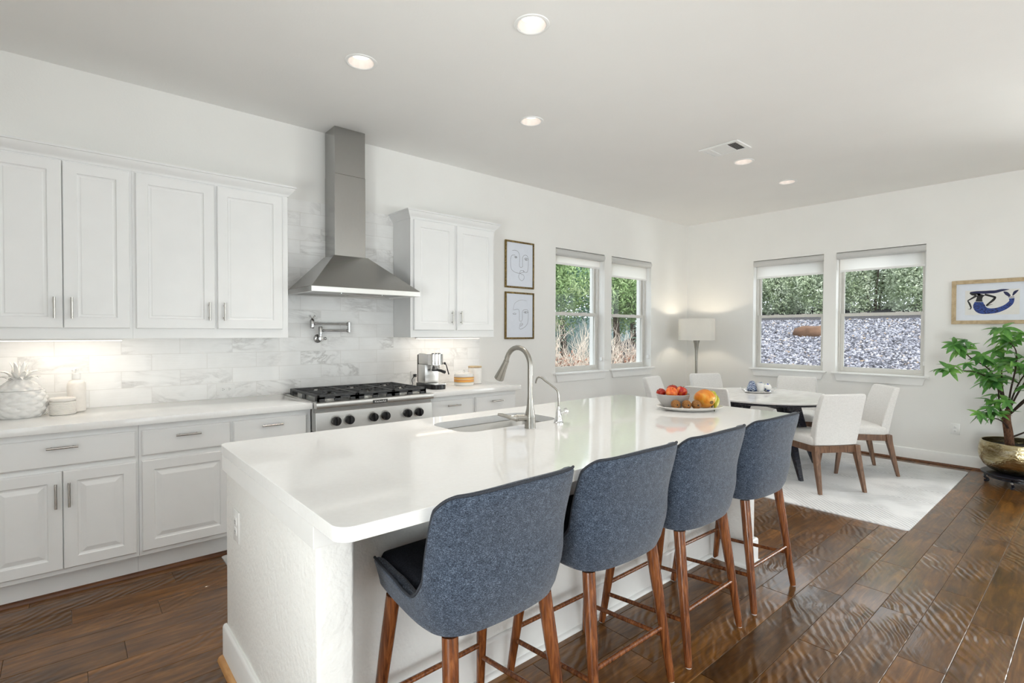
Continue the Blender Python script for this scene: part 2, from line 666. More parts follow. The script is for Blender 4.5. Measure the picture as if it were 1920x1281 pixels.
def rrect(x0, x1, y0, y1, r, n=6):
    """rounded rectangle, counter-clockwise"""
    out = []
    for cx, cy, a0 in ((x1 - r, y1 - r, 0), (x0 + r, y1 - r, 90), (x0 + r, y0 + r, 180), (x1 - r, y0 + r, 270)):
        for i in range(n + 1):
            a = math.radians(a0 + 90 * i / n)
            out.append((cx + r * math.cos(a), cy + r * math.sin(a)))
    return out


def slab_with_hole(outer, holes, z0, z1):
    m = MB()
    bm = m.bm
    tops = []
    es = []
    for lp in [outer] + holes:
        vs = [bm.verts.new((x, y, z1)) for x, y in lp]
        for i in range(len(vs)):
            es.append(bm.edges.new((vs[i], vs[(i + 1) % len(vs)])))
        tops.append(vs)
    bmesh.ops.triangle_fill(bm, edges=es, use_beauty=True, use_dissolve=False)
    fs = list(bm.faces)
    ex = bmesh.ops.extrude_face_region(bm, geom=fs)
    for v in [g for g in ex['geom'] if isinstance(g, bmesh.types.BMVert)]:
        v.co.z = z0
    return m


def smooth_curve(pts, n=8, closed=False):
    P = [Vector(p) for p in pts]
    out = []
    m = len(P)
    rngi = range(m if closed else m - 1)
    for i in rngi:
        p0 = P[(i - 1) % m] if closed else P[max(i - 1, 0)]
        p1 = P[i]
        p2 = P[(i + 1) % m]
        p3 = P[(i + 2) % m] if closed else P[min(i + 2, m - 1)]
        for k in range(n):
            t = k / n
            out.append(0.5 * ((2 * p1) + (p2 - p0) * t + (2 * p0 - 5 * p1 + 4 * p2 - p3) * t * t + (3 * p1 - p0 - 3 * p2 + p3) * t ** 3))
    if not closed:
        out.append(P[-1])
    return out


# ================================================================== ROOM SHELL
HC = 2.984
XF = 7.044
XL, YF = -1.75, -8.2
WT = 0.24          # wall thickness


def holed_wall(a0, a1, b0, b1, holes, axis, p0, p1):
    """boxes of a wall in (a,b=z) around rectangular holes; axis 'x' = wall runs along x"""
    m = MB()
    As = sorted(set([a0, a1] + [h[0] for h in holes] + [h[1] for h in holes]))
    for i in range(len(As) - 1):
        s0, s1 = As[i], As[i + 1]
        mid = (s0 + s1) / 2
        hz = sorted((h[2], h[3]) for h in holes if h[0] < mid < h[1])
        z = b0
        segs = []
        for u, v in hz:
            if u > z:
                segs.append((z, u))
            z = v
        if z < b1:
            segs.append((z, b1))
        for u, v in segs:
            if axis == 'x':
                m.box(s0, s1, p0, p1, u, v)
            else:
                m.box(p0, p1, s0, s1, u, v)
    return m


WZ0, WZ1 = 0.925, 2.362
KW = [(4.234, 5.105), (5.245, 6.108)]          # kitchen-wall windows (x)
FW = [(-1.834, -0.977), (-2.829, -1.969)]      # far-wall windows (y)
DOORS_R = (-7.6, -4.8)
DOORS_F = (0.0, 4.4)
DOORS_L = (-6.5, -3.9)
struct(holed_wall(XL, XF + WT, 0, HC + 0.2, [(a, b, WZ0, WZ1) for a, b in KW], 'x', 0, WT).build('wall_back', M['wall'], smooth=False))
struct(holed_wall(YF, 0, 0, HC + 0.2, [(a, b, WZ0, WZ1) for a, b in FW] + [(*DOORS_R, 0.0, 2.45)], 'y', XF, XF + WT).build('wall_right', M['wall'], smooth=False))
struct(holed_wall(XL, XF + WT, 0, HC + 0.2, [(*DOORS_F, 0.0, 2.45)], 'x', YF - WT, YF).build('wall_front', M['wall'], smooth=False))
struct(holed_wall(YF - WT, WT, 0, HC + 0.2, [(*DOORS_L, 0.0, 2.45)], 'y', XL - WT, XL).build('wall_left', M['wall'], smooth=False))

# ceiling with round cut-outs for the recessed lights
LIGHTS = [(1.843, -2.158), (1.336, -1.226), (2.673, -1.263), (4.782, -1.889), (5.763, -1.895)]
RH = 0.078
holes = [[(x + RH * math.cos(2 * math.pi * i / 32), y + RH * math.sin(2 * math.pi * i / 32)) for i in range(32)] for x, y in LIGHTS]
cm = slab_with_hole([(XL, YF), (XF, YF), (XF, 0), (XL, 0)], holes, HC + 0.012, HC)
cm.box(XL - WT, XF + WT, YF - WT, WT, HC + 0.16, HC + 0.2)
struct(cm.build('ceiling', M['ceiling'], smooth=False))

# plank floor: every plank a bevelled board of one floor mesh
PW = 0.1636
fixed = {-0.777 - 2 * PW: [], }
seedj = [(-3.14, 3.097), (-3.31, 3.31), (-3.47, 3.132), (-3.64, 3.585), (-3.64, 2.70), (-3.80, 3.276), (-2.98, 2.885),
         (-0.86, 0.013), (-1.02, 0.35), (-1.34, 0.19)]
k0 = int((0 + 0.777) / PW) + 2
V, Fq, A = [], [], []
for k in range(-k0, 60):
    y1 = -0.777 - PW * k
    y0 = y1 - PW
    if y0 > 0 or y1 < YF:
        continue
    y1c, y0c = min(y1, 0.0), max(y0, YF)
    ymid = (y0 + y1) / 2
    js = [j for yy, j in seedj if abs(yy - ymid) < PW / 2]
    xs = sorted(js)
    if not xs:
        xs = [XL + random.uniform(0.2, 1.0)]
    cuts = list(xs)
    x = xs[0]
    while x > XL:
        x -= random.choice([0.45, 0.62, 0.8, 0.95, 1.15])
        cuts.append(x)
    x = xs[-1]
    while x < XF:
        x += random.choice([0.45, 0.62, 0.8, 0.95, 1.15])
        cuts.append(x)
    cuts = sorted(set([XL, XF] + [c for c in cuts if XL + 0.12 < c < XF - 0.12]))
    for c0, c1 in zip(cuts[:-1], cuts[1:]):
        g = 0.0007
        b = 0.0018
        X0, X1, Y0, Y1 = c0 + g, c1 - g, y0c + g, y1c - g
        n = len(V)
        V += [(X0, Y0, -0.012), (X1, Y0, -0.012), (X1, Y1, -0.012), (X0, Y1, -0.012),
              (X0, Y0, -0.0010), (X1, Y0, -0.0010), (X1, Y1, -0.0010), (X0, Y1, -0.0010),
              (X0 + b, Y0 + b, 0), (X1 - b, Y0 + b, 0), (X1 - b, Y1 - b, 0), (X0 + b, Y1 - b, 0)]
        q = [(8, 9, 10, 11)]
        for i in range(4):
            j = (i + 1) % 4
            q += [(i, j, 4 + j, 4 + i), (4 + i, 4 + j, 8 + j, 8 + i)]
        Fq += [tuple(n + t for t in f) for f in q]
        A += [random.random()] * len(q)
n = len(V)
V += [(XL - WT, YF - WT, -0.012), (XF + WT, YF - WT, -0.012), (XF + WT, WT, -0.012), (XL - WT, WT, -0.012)]
Fq.append((n, n + 1, n + 2, n + 3))
A.append(0.0)
fl = np_mesh('floor', np.array(V), np.array(Fq), M['floor'])
at = fl.data.attributes.new('plank', 'FLOAT', 'FACE')
at.data.foreach_set('value', np.array(A, dtype=np.float32))
struct(fl)

# baseboards and quarter-round
def board_profile(h=0.133, t=0.016):
    return [(0, 0), (t, 0), (t, h - 0.012), (t - 0.004, h - 0.003), (t - 0.008, h), (0, h)]


def qround(r=0.019, n=5):
    return [(0, 0)] + [(r * math.sin(math.pi / 2 * i / n), r * math.cos(math.pi / 2 * i / n)) for i in range(n + 1)][::-1]


bb = MB().loops([[(XF - u, -0.0, v) for u, v in board_profile()], [(XF - u, DOORS_R[1] + 0.1, v) for u, v in board_profile()]])
struct(bb.build('baseboard_right', M['trim']))
qr = MB().loops([[(XF - 0.016 - u, -0.016, v) for u, v in qround()], [(XF - 0.016 - u, DOORS_R[1] + 0.1, v) for u, v in qround()]])
struct(qr.build('trim_1', M['shoe']))
bb = MB().loops([[(3.13, -u, v) for u, v in board_profile()], [(XF - 0.016, -u, v) for u, v in board_profile()]])
struct(bb.build('baseboard_back', M['trim']))
qr = MB().loops([[(3.13, -0.016 - u, v) for u, v in qround()], [(XF - 0.016, -0.016 - u, v) for u, v in qround()]])
struct(qr.build('trim_2', M['shoe']))


# ------------------------------------------------------------------ windows
def window(idx, a0, a1, axis, label):
    """double-hung window set in the wall hole; built along +a with depth d outwards, then mapped"""
    root = bpy.data.objects.new('window_%d' % idx, None)
    COL.objects.link(root)
    struct(root, label, 'window')
    if axis == 'x':      # kitchen wall: a=x, outwards=+y
        mp = lambda a, d, z: (a, d, z)
        root.location = ((a0 + a1) / 2, 0.0, WZ0)
    else:                # far wall: a=-y, outwards=+x
        mp = lambda a, d, z: (XF + d, -a, z)
        root.location = (XF, -(a0 + a1) / 2, WZ0)

    def bx(m, A0, A1, D0, D1, z0, z1):
        pts = [mp(A0, D0, z0), mp(A1, D0, z0), mp(A1, D1, z0), mp(A0, D1, z0), mp(A0, D0, z1), mp(A1, D0, z1), mp(A1, D1, z1), mp(A0, D1, z1)]
        m.hexa(pts)

    def ring(name, A0, A1, D0, D1, z0, z1, t, mat, parent, tb=None):
        m = MB()
        tb = tb or t
        bx(m, A0, A0 + t, D0, D1, z0, z1)
        bx(m, A1 - t, A1, D0, D1, z0, z1)
        bx(m, A0 + t, A1 - t, D0, D1, z0, z0 + tb)
        bx(m, A0 + t, A1 - t, D0, D1, z1 - t, z1)
        return m.build(name, mat, parent, smooth=False, bevel=0.003)

    zm = 1.615
    ring('frame', a0, a1, 0.095, 0.165, WZ0, WZ1, 0.022, M['greige'], root)
    up = ring('upper_sash', a0 + 0.022, a1 - 0.022, 0.133, 0.158, zm - 0.016, WZ1 - 0.022, 0.030, M['greige'], root)
    lo = ring('lower_sash', a0 + 0.022, a1 - 0.022, 0.100, 0.130, WZ0 + 0.022, zm + 0.018, 0.036, M['greige'], root, 0.04)
    for nm, p, D, z0, z1 in (('upper_glass', up, 0.146, zm + 0.014, WZ1 - 0.052), ('lower_glass', lo, 0.115, WZ0 + 0.062, zm - 0.018)):
        m = MB()
        bx(m, a0 + 0.05, a1 - 0.05, D - 0.002, D + 0.002, z0, z1)
        m.build(nm, M['glass'], p, smooth=False)
    m = MB()
    for f in (0.3, 0.7):
        c = a0 + (a1 - a0) * f
        bx(m, c - 0.03, c + 0.03, 0.104, 0.125, zm + 0.018, zm + 0.026)
    m.build('sash_lock', M['greige'], lo, smooth=False)
    # stool board with horns, and a canted apron below it
    m = MB()
    bx(m, a0 - 0.035, a1 + 0.045, -0.045, 0.0, WZ0 - 0.018, WZ0 + 0.001)
    bx(m, a0, a1, 0.0, 0.1, WZ0 - 0.018, WZ0 + 0.001)
    m.build('sill', M['trim'], root, smooth=False, bevel=0.005)
    m = MB()
    q = [(a0 - 0.005, WZ0 - 0.018), (a1 + 0.012, WZ0 - 0.018), (a1 - 0.012, WZ0 - 0.103), (a0 + 0.02, WZ0 - 0.103)]
    m.hexa([mp(q[3][0], -0.018, q[3][1]), mp(q[2][0], -0.018, q[2][1]), mp(q[2][0], 0, q[2][1]), mp(q[3][0], 0, q[3][1]),
            mp(q[0][0], -0.018, q[0][1]), mp(q[1][0], -0.018, q[1][1]), mp(q[1][0], 0, q[1][1]), mp(q[0][0], 0, q[0][1])])
    m.build('apron', M['trim'], root, smooth=False, bevel=0.004)
    return mp


def roller(a0, a1, axis, mp, zb, label):
    loc = ((a0 + a1) / 2, 0.02, zb) if axis == 'x' else (XF + 0.02, -(a0 + a1) / 2, zb)
    t = thing('roller_shade', label, 'roller shade', loc, 0, 'white roller shades in the windows')
    g = 0.004
    # cassette with a rounded front
    prof = [(0.085, WZ1 - 0.003), (0.085, WZ1 - 0.078)] + [(0.022 - 0.035 * math.cos(math.radians(a)) + 0.0, WZ1 - 0.0405 - 0.0375 * math.sin(math.radians(a))) for a in range(80, -81, -16)] 
    m = MB().loops([[mp(a0 + g, d, z) for d, z in prof], [mp(a1 - g, d, z) for d, z in prof]])
    m.build('cassette', plain('backlit_grey_cassette', (0.60, 0.60, 0.59), 0.45, var=0.01), t, bevel=0)  # grey base colour carries the backlit shade of the cassette
    for A0, A1 in ((a0 + 0.0005, a0 + g - 0.0005), (a1 - g + 0.0005, a1 - 0.0005)):
        MB().loops([[mp(A0, d, z) for d, z in prof], [mp(A1, d, z) for d, z in prof]]).build('end_cap', M['greige'], t)
    m = MB()
    f0, f1 = a0 + 0.022, a1 - 0.022
    P = lambda D0, D1, z0, z1: [mp(f0, D0, z0), mp(f1, D0, z0), mp(f1, D1, z0), mp(f0, D1, z0), mp(f0, D0, z1), mp(f1, D0, z1), mp(f1, D1, z1), mp(f0, D1, z1)]
    m.hexa(P(0.060, 0.0606, zb + 0.024, WZ1 - 0.078))
    m.build('fabric', M['roller'], t, smooth=False)
    MB().hexa(P(0.054, 0.067, zb, zb + 0.024)).build('bottom_bar', M['trim'], t, smooth=False, bevel=0.003)
    # bead chain with its tensioner on the jamb
    m = MB()
    c = a1 - 0.012
    m.tube([mp(c, 0.03, WZ1 - 0.07), mp(c, 0.03, 1.07)], 0.0018, 6)
    m.tube([mp(c, 0.05, WZ1 - 0.07), mp(c, 0.05, 1.07)], 0.0018, 6)
    m.build('chain', M['white_pl'], t)
    m = MB()
    x = [mp(c - 0.008, 0.022, 1.04), mp(c + 0.011, 0.022, 1.04), mp(c + 0.011, 0.058, 1.04), mp(c - 0.008, 0.058, 1.04),
         mp(c - 0.008, 0.022, 1.085), mp(c + 0.011, 0.022, 1.085), mp(c + 0.011, 0.058, 1.085), mp(c - 0.008, 0.058, 1.085)]
    m.hexa(x).build('tensioner', M['white_pl'], t, smooth=False, bevel=0.004)


wl = ['left window of the pair beside the line drawings', 'window of the kitchen wall nearest the room corner',
      'far wall window nearer the floor lamp', 'far wall window nearer the mermaid print']
rl = ['white roller shade pulled shortest, on the window beside the two line drawings',
      'white roller shade on the kitchen wall window nearest the room corner',
      'white roller shade on the far wall window beside the floor lamp',
      'white roller shade on the wide far wall window nearer the mermaid print']
for i, ((a, b), zb) in enumerate(zip(KW, (2.186, 2.108))):
    mp = window(i + 1, a, b, 'x', wl[i])
    roller(a, b, 'x', mp, zb, rl[i])
for i, ((a, b), zb) in enumerate(zip(FW, (2.124, 2.128))):
    mp = window(i + 3, -b, -a, 'y', wl[i + 2])
    roller(-b, -a, 'y', mp, zb, rl[i + 2])


# unseen glazed door walls; garden and side ones put in for fill light
def glazed(name, a0, a1, axis):
    root = bpy.data.objects.new(name, None)
    COL.objects.link(root)
    struct(root)
    mp = {'x': lambda a, d, z: (a, YF - d, z), 'y': lambda a, d, z: (XF + d, a, z), 'l': lambda a, d, z: (XL - d, a, z)}[axis]
    root.location = mp((a0 + a1) / 2, 0, 0)
    m = MB()

    def bx(m, A0, A1, z0, z1, D0=0.06, D1=0.11):
        m.hexa([mp(A0, D0, z0), mp(A1, D0, z0), mp(A1, D1, z0), mp(A0, D1, z0), mp(A0, D0, z1), mp(A1, D0, z1), mp(A1, D1, z1), mp(A0, D1, z1)])
    n = 3
    for i in range(n + 1):
        c = a0 + (a1 - a0) * i / n
        bx(m, max(a0, c - 0.04), min(a1, c + 0.04), 0.0, 2.45)
    bx(m, a0, a1, 0.0, 0.09, 0.061, 0.109)
    bx(m, a0, a1, 2.37, 2.45, 0.061, 0.109)
    m.build('frame', M['trim'], root, smooth=False)
    for i in range(n):
        m = MB()
        bx(m, a0 + (a1 - a0) * i / n + 0.04, a0 + (a1 - a0) * (i + 1) / n - 0.04, 0.09, 2.37, 0.083, 0.087)
        m.build('glass', M['glass'], root, smooth=False)


glazed('door_1', *DOORS_R, 'y')
glazed('door_2', *DOORS_F, 'x')
glazed('door_3', *DOORS_L, 'l')

# ================================================================== KITCHEN CABINETS
def panel_front(m, x0, x1, z0, z1, yf, th, loops):
    """cabinet front facing -y: nested rectangles, (inset, recess)"""
    L = [[(x0, yf + th, z0), (x1, yf + th, z0), (x1, yf + th, z1), (x0, yf + th, z1)]]
    for ins, rec in loops:
        L.append([(x0 + ins, yf + rec, z0 + ins), (x1 - ins, yf + rec, z0 + ins), (x1 - ins, yf + rec, z1 - ins), (x0 + ins, yf + rec, z1 - ins)])
    m.loops(L)
    return m


UP_LOOPS = [(0, 0.004), (0.004, 0), (0.060, 0), (0.063, 0.006), (0.067, 0.0085), (0.075, 0.0085), (0.080, 0.006)]
LOW_LOOPS = [(0, 0.004), (0.004, 0), (0.055, 0), (0.060, 0.007), (0.068, 0.0085), (0.090, 0.002), (0.093, 0.0015)]
DRW_LOOPS = [(0, 0.006), (0.007, 0), (0.012, 0)]


def bar_pull(x, z, yf, L, vertical, parent):
    m = MB()
    h = L / 2
    y = yf - 0.030
    if vertical:
        m.tube([(x, y, z - h), (x, y, z + h)], 0.006, 12)
        for s in (-0.68, 0.68):
            m.tube([(x, y, z + h * s), (x, yf + 0.001, z + h * s)], 0.0042, 8)
    else:
        m.tube([(x - h, y, z), (x + h, y, z)], 0.006, 12)
        for s in (-0.68, 0.68):
            m.tube([(x + h * s, y, z), (x + h * s, yf + 0.001, z)], 0.0042, 8)
    return m.build('handle', M['pull'], parent)


def crown_pts():
    # (out, z) section of the crown moulding, outwards from the cabinet face
    return [(0.0, 2.347), (0.006, 2.347), (0.008, 2.355), (0.014, 2.364), (0.026, 2.376), (0.036, 2.392), (0.040, 2.402), (0.048, 2.404), (0.048, 2.415), (0.0, 2.415)]


def crown(parent, x0, x1, yf, endl, endr):
    """mitred crown along the front; returns to the wall where an end is free"""
    path = []
    pr = crown_pts()
    if endl:
        path.append(lambda u: (x0 - u, -0.0095))
    path.append(lambda u: (x0 - (u if endl else 0), yf - u))
    path.append(lambda u: (x1 + (u if endr else 0), yf - u))
    if endr:
        path.append(lambda u: (x1 + u, -0.0095))
    m = MB()
    m.loops([[(*f(u), z) for u, z in pr] for f in path])
    return m.build('crown_molding', M['cab'], parent, ang=25)


def upper_cabinet(x0, x1, doors, yf, label, endl, endr, hz):
    t = thing('upper_cabinet', label, 'cabinet', ((x0 + x1) / 2, yf / 2, 1.347), 0, 'white upper cabinets')
    m = MB()
    m.box(x0, x1, yf + 0.02, -0.010, 1.347, 2.36)
    m.build('body', M['cab'], t, smooth=False, bevel=0.0015)
    for i, (a, b) in enumerate(doors):
        m = MB()
        panel_front(m, a, b, 1.408, 2.338, yf, 0.0195, UP_LOOPS)
        d = m.build('door', M['cab'], t, smooth=False)
        hx = b - 0.035 if i == 0 else a + 0.035
        bar_pull(hx, 1.520, yf, 0.118, True, d)
    crown(t, x0, x1, yf + 0.02, endl, endr)
    return t


upper_cabinet(-0.335, 0.3079, [(-0.318, -0.0085), (-0.0045, 0.295)], -0.325, 'white two-door upper cabinet above the pineapple jar', False, False, 0)
upper_cabinet(0.3081, 1.204, [(0.325, 0.741), (0.757, 1.163)], -0.325, 'white two-door upper cabinet left of the range hood', False, True, 0)
upper_cabinet(2.190, 3.088, [(2.216, 2.626), (2.650, 3.065)], -0.325, 'white two-door upper cabinet above the espresso machine', True, True, 0)

YB = -0.63


def base_cabinet(x0, x1, drawers, doors, label, pulls, zc=0.872):
    t = thing('base_cabinet', label, 'cabinet', ((x0 + x1) / 2, -0.31, 0.0), 0, 'white base cabinets along the wall')
    m = MB()
    m.box(x0, x1, -0.61, -0.012, 0.134, zc)
    m.build('body', M['cab'], t, smooth=False, bevel=0.0015)
    MB().box(x0, x1, -0.535, -0.05, 0.0, 0.134).build('toe_kick', M['cab'], t, smooth=False)
    for a, b in drawers:
        m = MB()
        panel_front(m, a, b, 0.695, 0.838, YB, 0.0195, DRW_LOOPS)
        d = m.build('drawer', M['cab'], t, smooth=False)
        bar_pull((a + b) / 2, 0.795, YB, 0.125, False, d)
    for (a, b), hx in zip(doors, pulls):
        m = MB()
        panel_front(m, a, b, 0.162, 0.668, YB, 0.0195, LOW_LOOPS)
        d = m.build('door', M['cab'], t, smooth=False)
        if hx is not None:
            bar_pull(hx, 0.549, YB, 0.126, True, d)
    return t


base_cabinet(-0.338, 0.3035, [(-0.322, 0.291)], [(-0.322, -0.018), (-0.0145, 0.291)], 'white base cabinet with one wide drawer, under the pineapple jar', [-0.043, 0.009])
base_cabinet(0.3045, 1.252, [(0.317, 0.760), (0.777, 1.220)], [(0.317, 0.760), (0.777, 1.220)], 'white base cabinet between the pineapple jar end and the gas cooktop', [None, 0.815])
base_cabinet(1.254, 2.158, [], [(1.27, 1.703), (1.708, 2.142)], 'white base cabinet directly under the gas cooktop', [1.66, 1.75], zc=0.70)
base_cabinet(2.160, 3.095, [(2.185, 2.604), (2.632, 3.076)], [(2.185, 2.604), (2.632, 3.076)], 'white base cabinet with two drawers, under the espresso machine', [2.565, 2.67])
qr = MB().loops([[(-0.335, -0.535 - u, v) for u, v in qround(0.02)], [(3.095, -0.535 - u, v) for u, v in qround(0.02)]])
struct(qr.build('trim_3', M['shoe']))

# worktops
def worktop(x0, x1, label):
    m = MB()
    m.box(x0, x1, -0.657, -0.010, 0.873, 0.914, 0.004)
    return tag(m.build('worktop', M['quartz']), label, 'countertop', 'white quartz worktops along the wall')


worktop(-0.355, 1.252, 'white quartz worktop left of the cooktop, under the pineapple jar')
worktop(2.160, 3.124, 'short white quartz worktop right of the cooktop, under the espresso machine')

# backsplash
m = MB()
m.box(-0.355, 3.14, -0.009, -0.0005, 0.914, 1.346)
m.box(1.2045, 2.1895, -0.009, -0.0005, 1.346, 2.414)
sp = m.build('tile_backsplash', M['tile'], smooth=False, origin=(0, 0, 0))
tag(sp, 'white marble subway tile backsplash running behind the hood and worktops', 'backsplash')

# ------------------------------------------------------------------ range hood
t = thing('range_hood', 'stainless steel chimney range hood above the gas cooktop', 'range hood', (1.72, -0.25, 1.68))
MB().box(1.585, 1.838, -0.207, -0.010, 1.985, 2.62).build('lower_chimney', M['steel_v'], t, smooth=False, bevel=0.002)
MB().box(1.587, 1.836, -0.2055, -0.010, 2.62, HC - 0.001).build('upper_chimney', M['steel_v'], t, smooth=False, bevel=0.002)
m = MB()
m.loops([[(1.30, -0.506, 1.713), (2.162, -0.506, 1.713), (2.162, -0.010, 1.713), (1.30, -0.010, 1.713)],
         [(1.300, -0.506, 1.716), (2.162, -0.506, 1.716), (2.162, -0.010, 1.716), (1.300, -0.010, 1.716)],
         [(1.572, -0.222, 1.985), (1.851, -0.222, 1.985), (1.851, -0.010, 1.985), (1.572, -0.010, 1.985)]])
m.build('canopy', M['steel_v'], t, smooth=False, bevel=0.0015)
m = MB()
o4 = lambda i, z: [(1.298 + i, -0.508 + i, z), (2.164 - i, -0.508 + i, z), (2.164 - i, -0.010 - i, z), (1.298 + i, -0.010 - i, z)]
m.loops([o4(0.045, 1.690), o4(0.030, 1.676), o4(0.0, 1.676), o4(0.0, 1.7125)], True, True)
m.build('rim', M['steel'], t, smooth=False, bevel=0.001)
m = MB()
m.box(1.36, 1.72, -0.44, -0.06, 1.6855, 1.6895)
m.box(1.74, 2.10, -0.44, -0.06, 1.6855, 1.6895)
m.build('filter', M['steel_d'], t, smooth=False)
m = MB()
m.tube([(1.50, -0.487, 1.664), (1.86, -0.487, 1.664)], 0.005, 8)
for x in (1.52, 1.84):
    m.tube([(x, -0.487, 1.664), (x, -0.487, 1.677)], 0.004, 6)
m.build('rail', M['chrome'], t)

# ------------------------------------------------------------------ cooktop
t = thing('gas_cooktop', 'stainless six-burner gas cooktop set between the two worktops', 'cooktop', (1.706, -0.35, 0.72))
X0, X1 = 1.2535, 2.1585
m = MB()
m.box(X0 + 0.002, X1 - 0.002, -0.66, -0.06, 0.722, 0.912)
m.build('body', M['steel'], t, smooth=False)
m = MB()   # bullnose front lip with a raised rim round the burner deck
prof = [(-0.66, 0.918), (-0.706, 0.918), (-0.715, 0.914), (-0.718, 0.906), (-0.718, 0.884), (-0.714, 0.878), (-0.704, 0.876), (-0.66, 0.876)]
m.loops([[(X0, y, z) for y, z in prof], [(X1, y, z) for y, z in prof]])
m.box(X0, X0 + 0.022, -0.66, -0.035, 0.9145, 0.919)
m.box(X1 - 0.022, X1, -0.66, -0.035, 0.9145, 0.919)
m.box(X0, X1, -0.06, -0.035, 0.9145, 0.926)
m.build('top_rim', M['steel'], t, bevel=0)
MB().box(X0 + 0.022, X1 - 0.022, -0.66, -0.06, 0.912, 0.9135).build('burner_deck', M['steel'], t, smooth=False)
m = MB()
m.hexa([(X0 + 0.001, -0.706, 0.722), (X1 - 0.001, -0.706, 0.722), (X1 - 0.001, -0.66, 0.722), (X0 + 0.001, -0.66, 0.722),
        (X0 + 0.001, -0.694, 0.848), (X1 - 0.001, -0.694, 0.848), (X1 - 0.001, -0.66, 0.848), (X0 + 0.001, -0.66, 0.848)])
m.build('control_panel', M['steel'], t, smooth=False, bevel=0.003)
MB().box(X0 + 0.001, X1 - 0.001, -0.676, -0.66, 0.8485, 0.8758).build('lip_reflection_band', M['steel_d'], t, smooth=False)  # dark steel strip standing in for the reflection under the lip
for kx in (1.387, 1.481, 1.659, 1.753, 1.932, 2.029):
    m = MB()
    y = -0.700
    m.lathe([(0.039, 0.0), (0.039, 0.006), (0.035, 0.010)][::-1], (kx, y - 0.008, 0.785), 28, axis='y')
    k = m.build('knob_bezel', M['steel'], t)
    m = MB()
    m.lathe([(0.028, -0.030), (0.030, -0.026), (0.031, 0.0)], (kx, y - 0.008, 0.785), 24, axis='y')
    m.box(kx - 0.006, kx + 0.006, y - 0.052, y - 0.036, 0.785 - 0.026, 0.785 + 0.026, 0.003)
    m.build('knob', M['black'], k)
bz = (1.652, 1.766, 0.881, 0.907)
m = MB()
m.box(bz[0], bz[1], -0.7205, -0.7175, bz[2], bz[3])
bd = m.build('badge', plain('dark_badge', (0.05, 0.05, 0.05), 0.4), t, smooth=False, bevel=0.001)
fc = bpy.data.curves.new('lettering', 'FONT')
fc.body = 'KitchenAid'
fc.size = 0.0195
fc.extrude = 0.0006
fc.align_x = 'CENTER'
fc.align_y = 'CENTER'
_tmp = bpy.data.objects.new('lettering_curve', fc)
_me = bpy.data.meshes.new_from_object(_tmp)
bpy.data.objects.remove(_tmp)
_me.name = 'lettering'
_me.materials.clear()
_me.materials.append(M['white_pl'])
fo = bpy.data.objects.new('lettering', _me)
COL.objects.link(fo)
fo.parent = bd
fo.location = (1.709 - 1.706, -0.7212 + 0.35, 0.8935 - 0.72)
fo.rotation_euler = (math.pi / 2, 0, 0)
# burners and three cast-iron grates
gx = [X0 + 0.028, X0 + 0.028 + 0.2825, X0 + 0.028 + 0.565, X1 - 0.030]
for i in range(3):
    for y in (-0.50, -0.24):
        c = ((gx[i] + gx[i + 1]) / 2, y, 0.9135)
        m = MB()
        m.lathe([(0.052, 0), (0.050, 0.008), (0.040, 0.012)], c, 28)
        b = m.build('burner', M['steel'], t)
        m = MB()
        m.lathe([(0.036, 0.0125), (0.036, 0.020), (0.030, 0.023)], c, 24)
        m.build('burner_cap', M['iron'], b)
for i in range(3):
    m = MB()
    a, b = gx[i] + 0.0015, gx[i + 1] - 0.0015
    y0, y1 = -0.655, -0.095
    zt, zb = 0.962, 0.946
    for (u0, u1, v0, v1) in ((a, b, y0, y0 + 0.016), (a, b, y1 - 0.016, y1), (a, a + 0.014, y0, y1), (b - 0.014, b, y0, y1), (a, b, (y0 + y1) / 2 - 0.007, (y0 + y1) / 2 + 0.007)):
        m.box(u0, u1, v0, v1, zb, zt, 0.002, 1)
    # deep front, rear and side skirts standing on feet
    for u0, u1 in ((a, a + 0.05), (b - 0.05, b), ((a + b) / 2 - 0.02, (a + b) / 2 + 0.02)):
        m.box(u0, u1, y0, y0 + 0.014, 0.9138, zb)
        m.box(u0, u1, y1 - 0.014, y1, 0.9138, zb)
    m.box(a, b, y0, y0 + 0.014, 0.934, zb)
    for v in (y0, (y0 + y1) / 2 - 0.03, y1 - 0.05):
        m.box(a, a + 0.012, v, v + 0.05, 0.9138, zb)
        m.box(b - 0.012, b, v, v + 0.05, 0.9138, zb)
    xc = (a + b) / 2
    for yc in (-0.50, -0.24):
        for ang in range(0, 360, 45):
            ca, sa = math.cos(math.radians(ang)), math.sin(math.radians(ang))
            r1 = 0.125 if ang % 90 == 0 else 0.15
            p0 = Vector((xc + 0.045 * ca, yc + 0.045 * sa, 0))
            p1 = Vector((min(max(xc + r1 * ca, a + 0.005), b - 0.005), min(max(yc + r1 * sa, y0 + 0.005), y1 - 0.005), 0))
            n = Vector((-sa, ca, 0)) * 0.005
            m.hexa([(*(p0 - n).xy, zb), (*(p1 - n).xy, zb), (*(p1 + n).xy, zb), (*(p0 + n).xy, zb),
                    (*(p0 - n).xy, zt), (*(p1 - n).xy, zt), (*(p1 + n).xy, zt), (*(p0 + n).xy, zt)])
    m.build('grate', M['iron'], t, smooth=False)

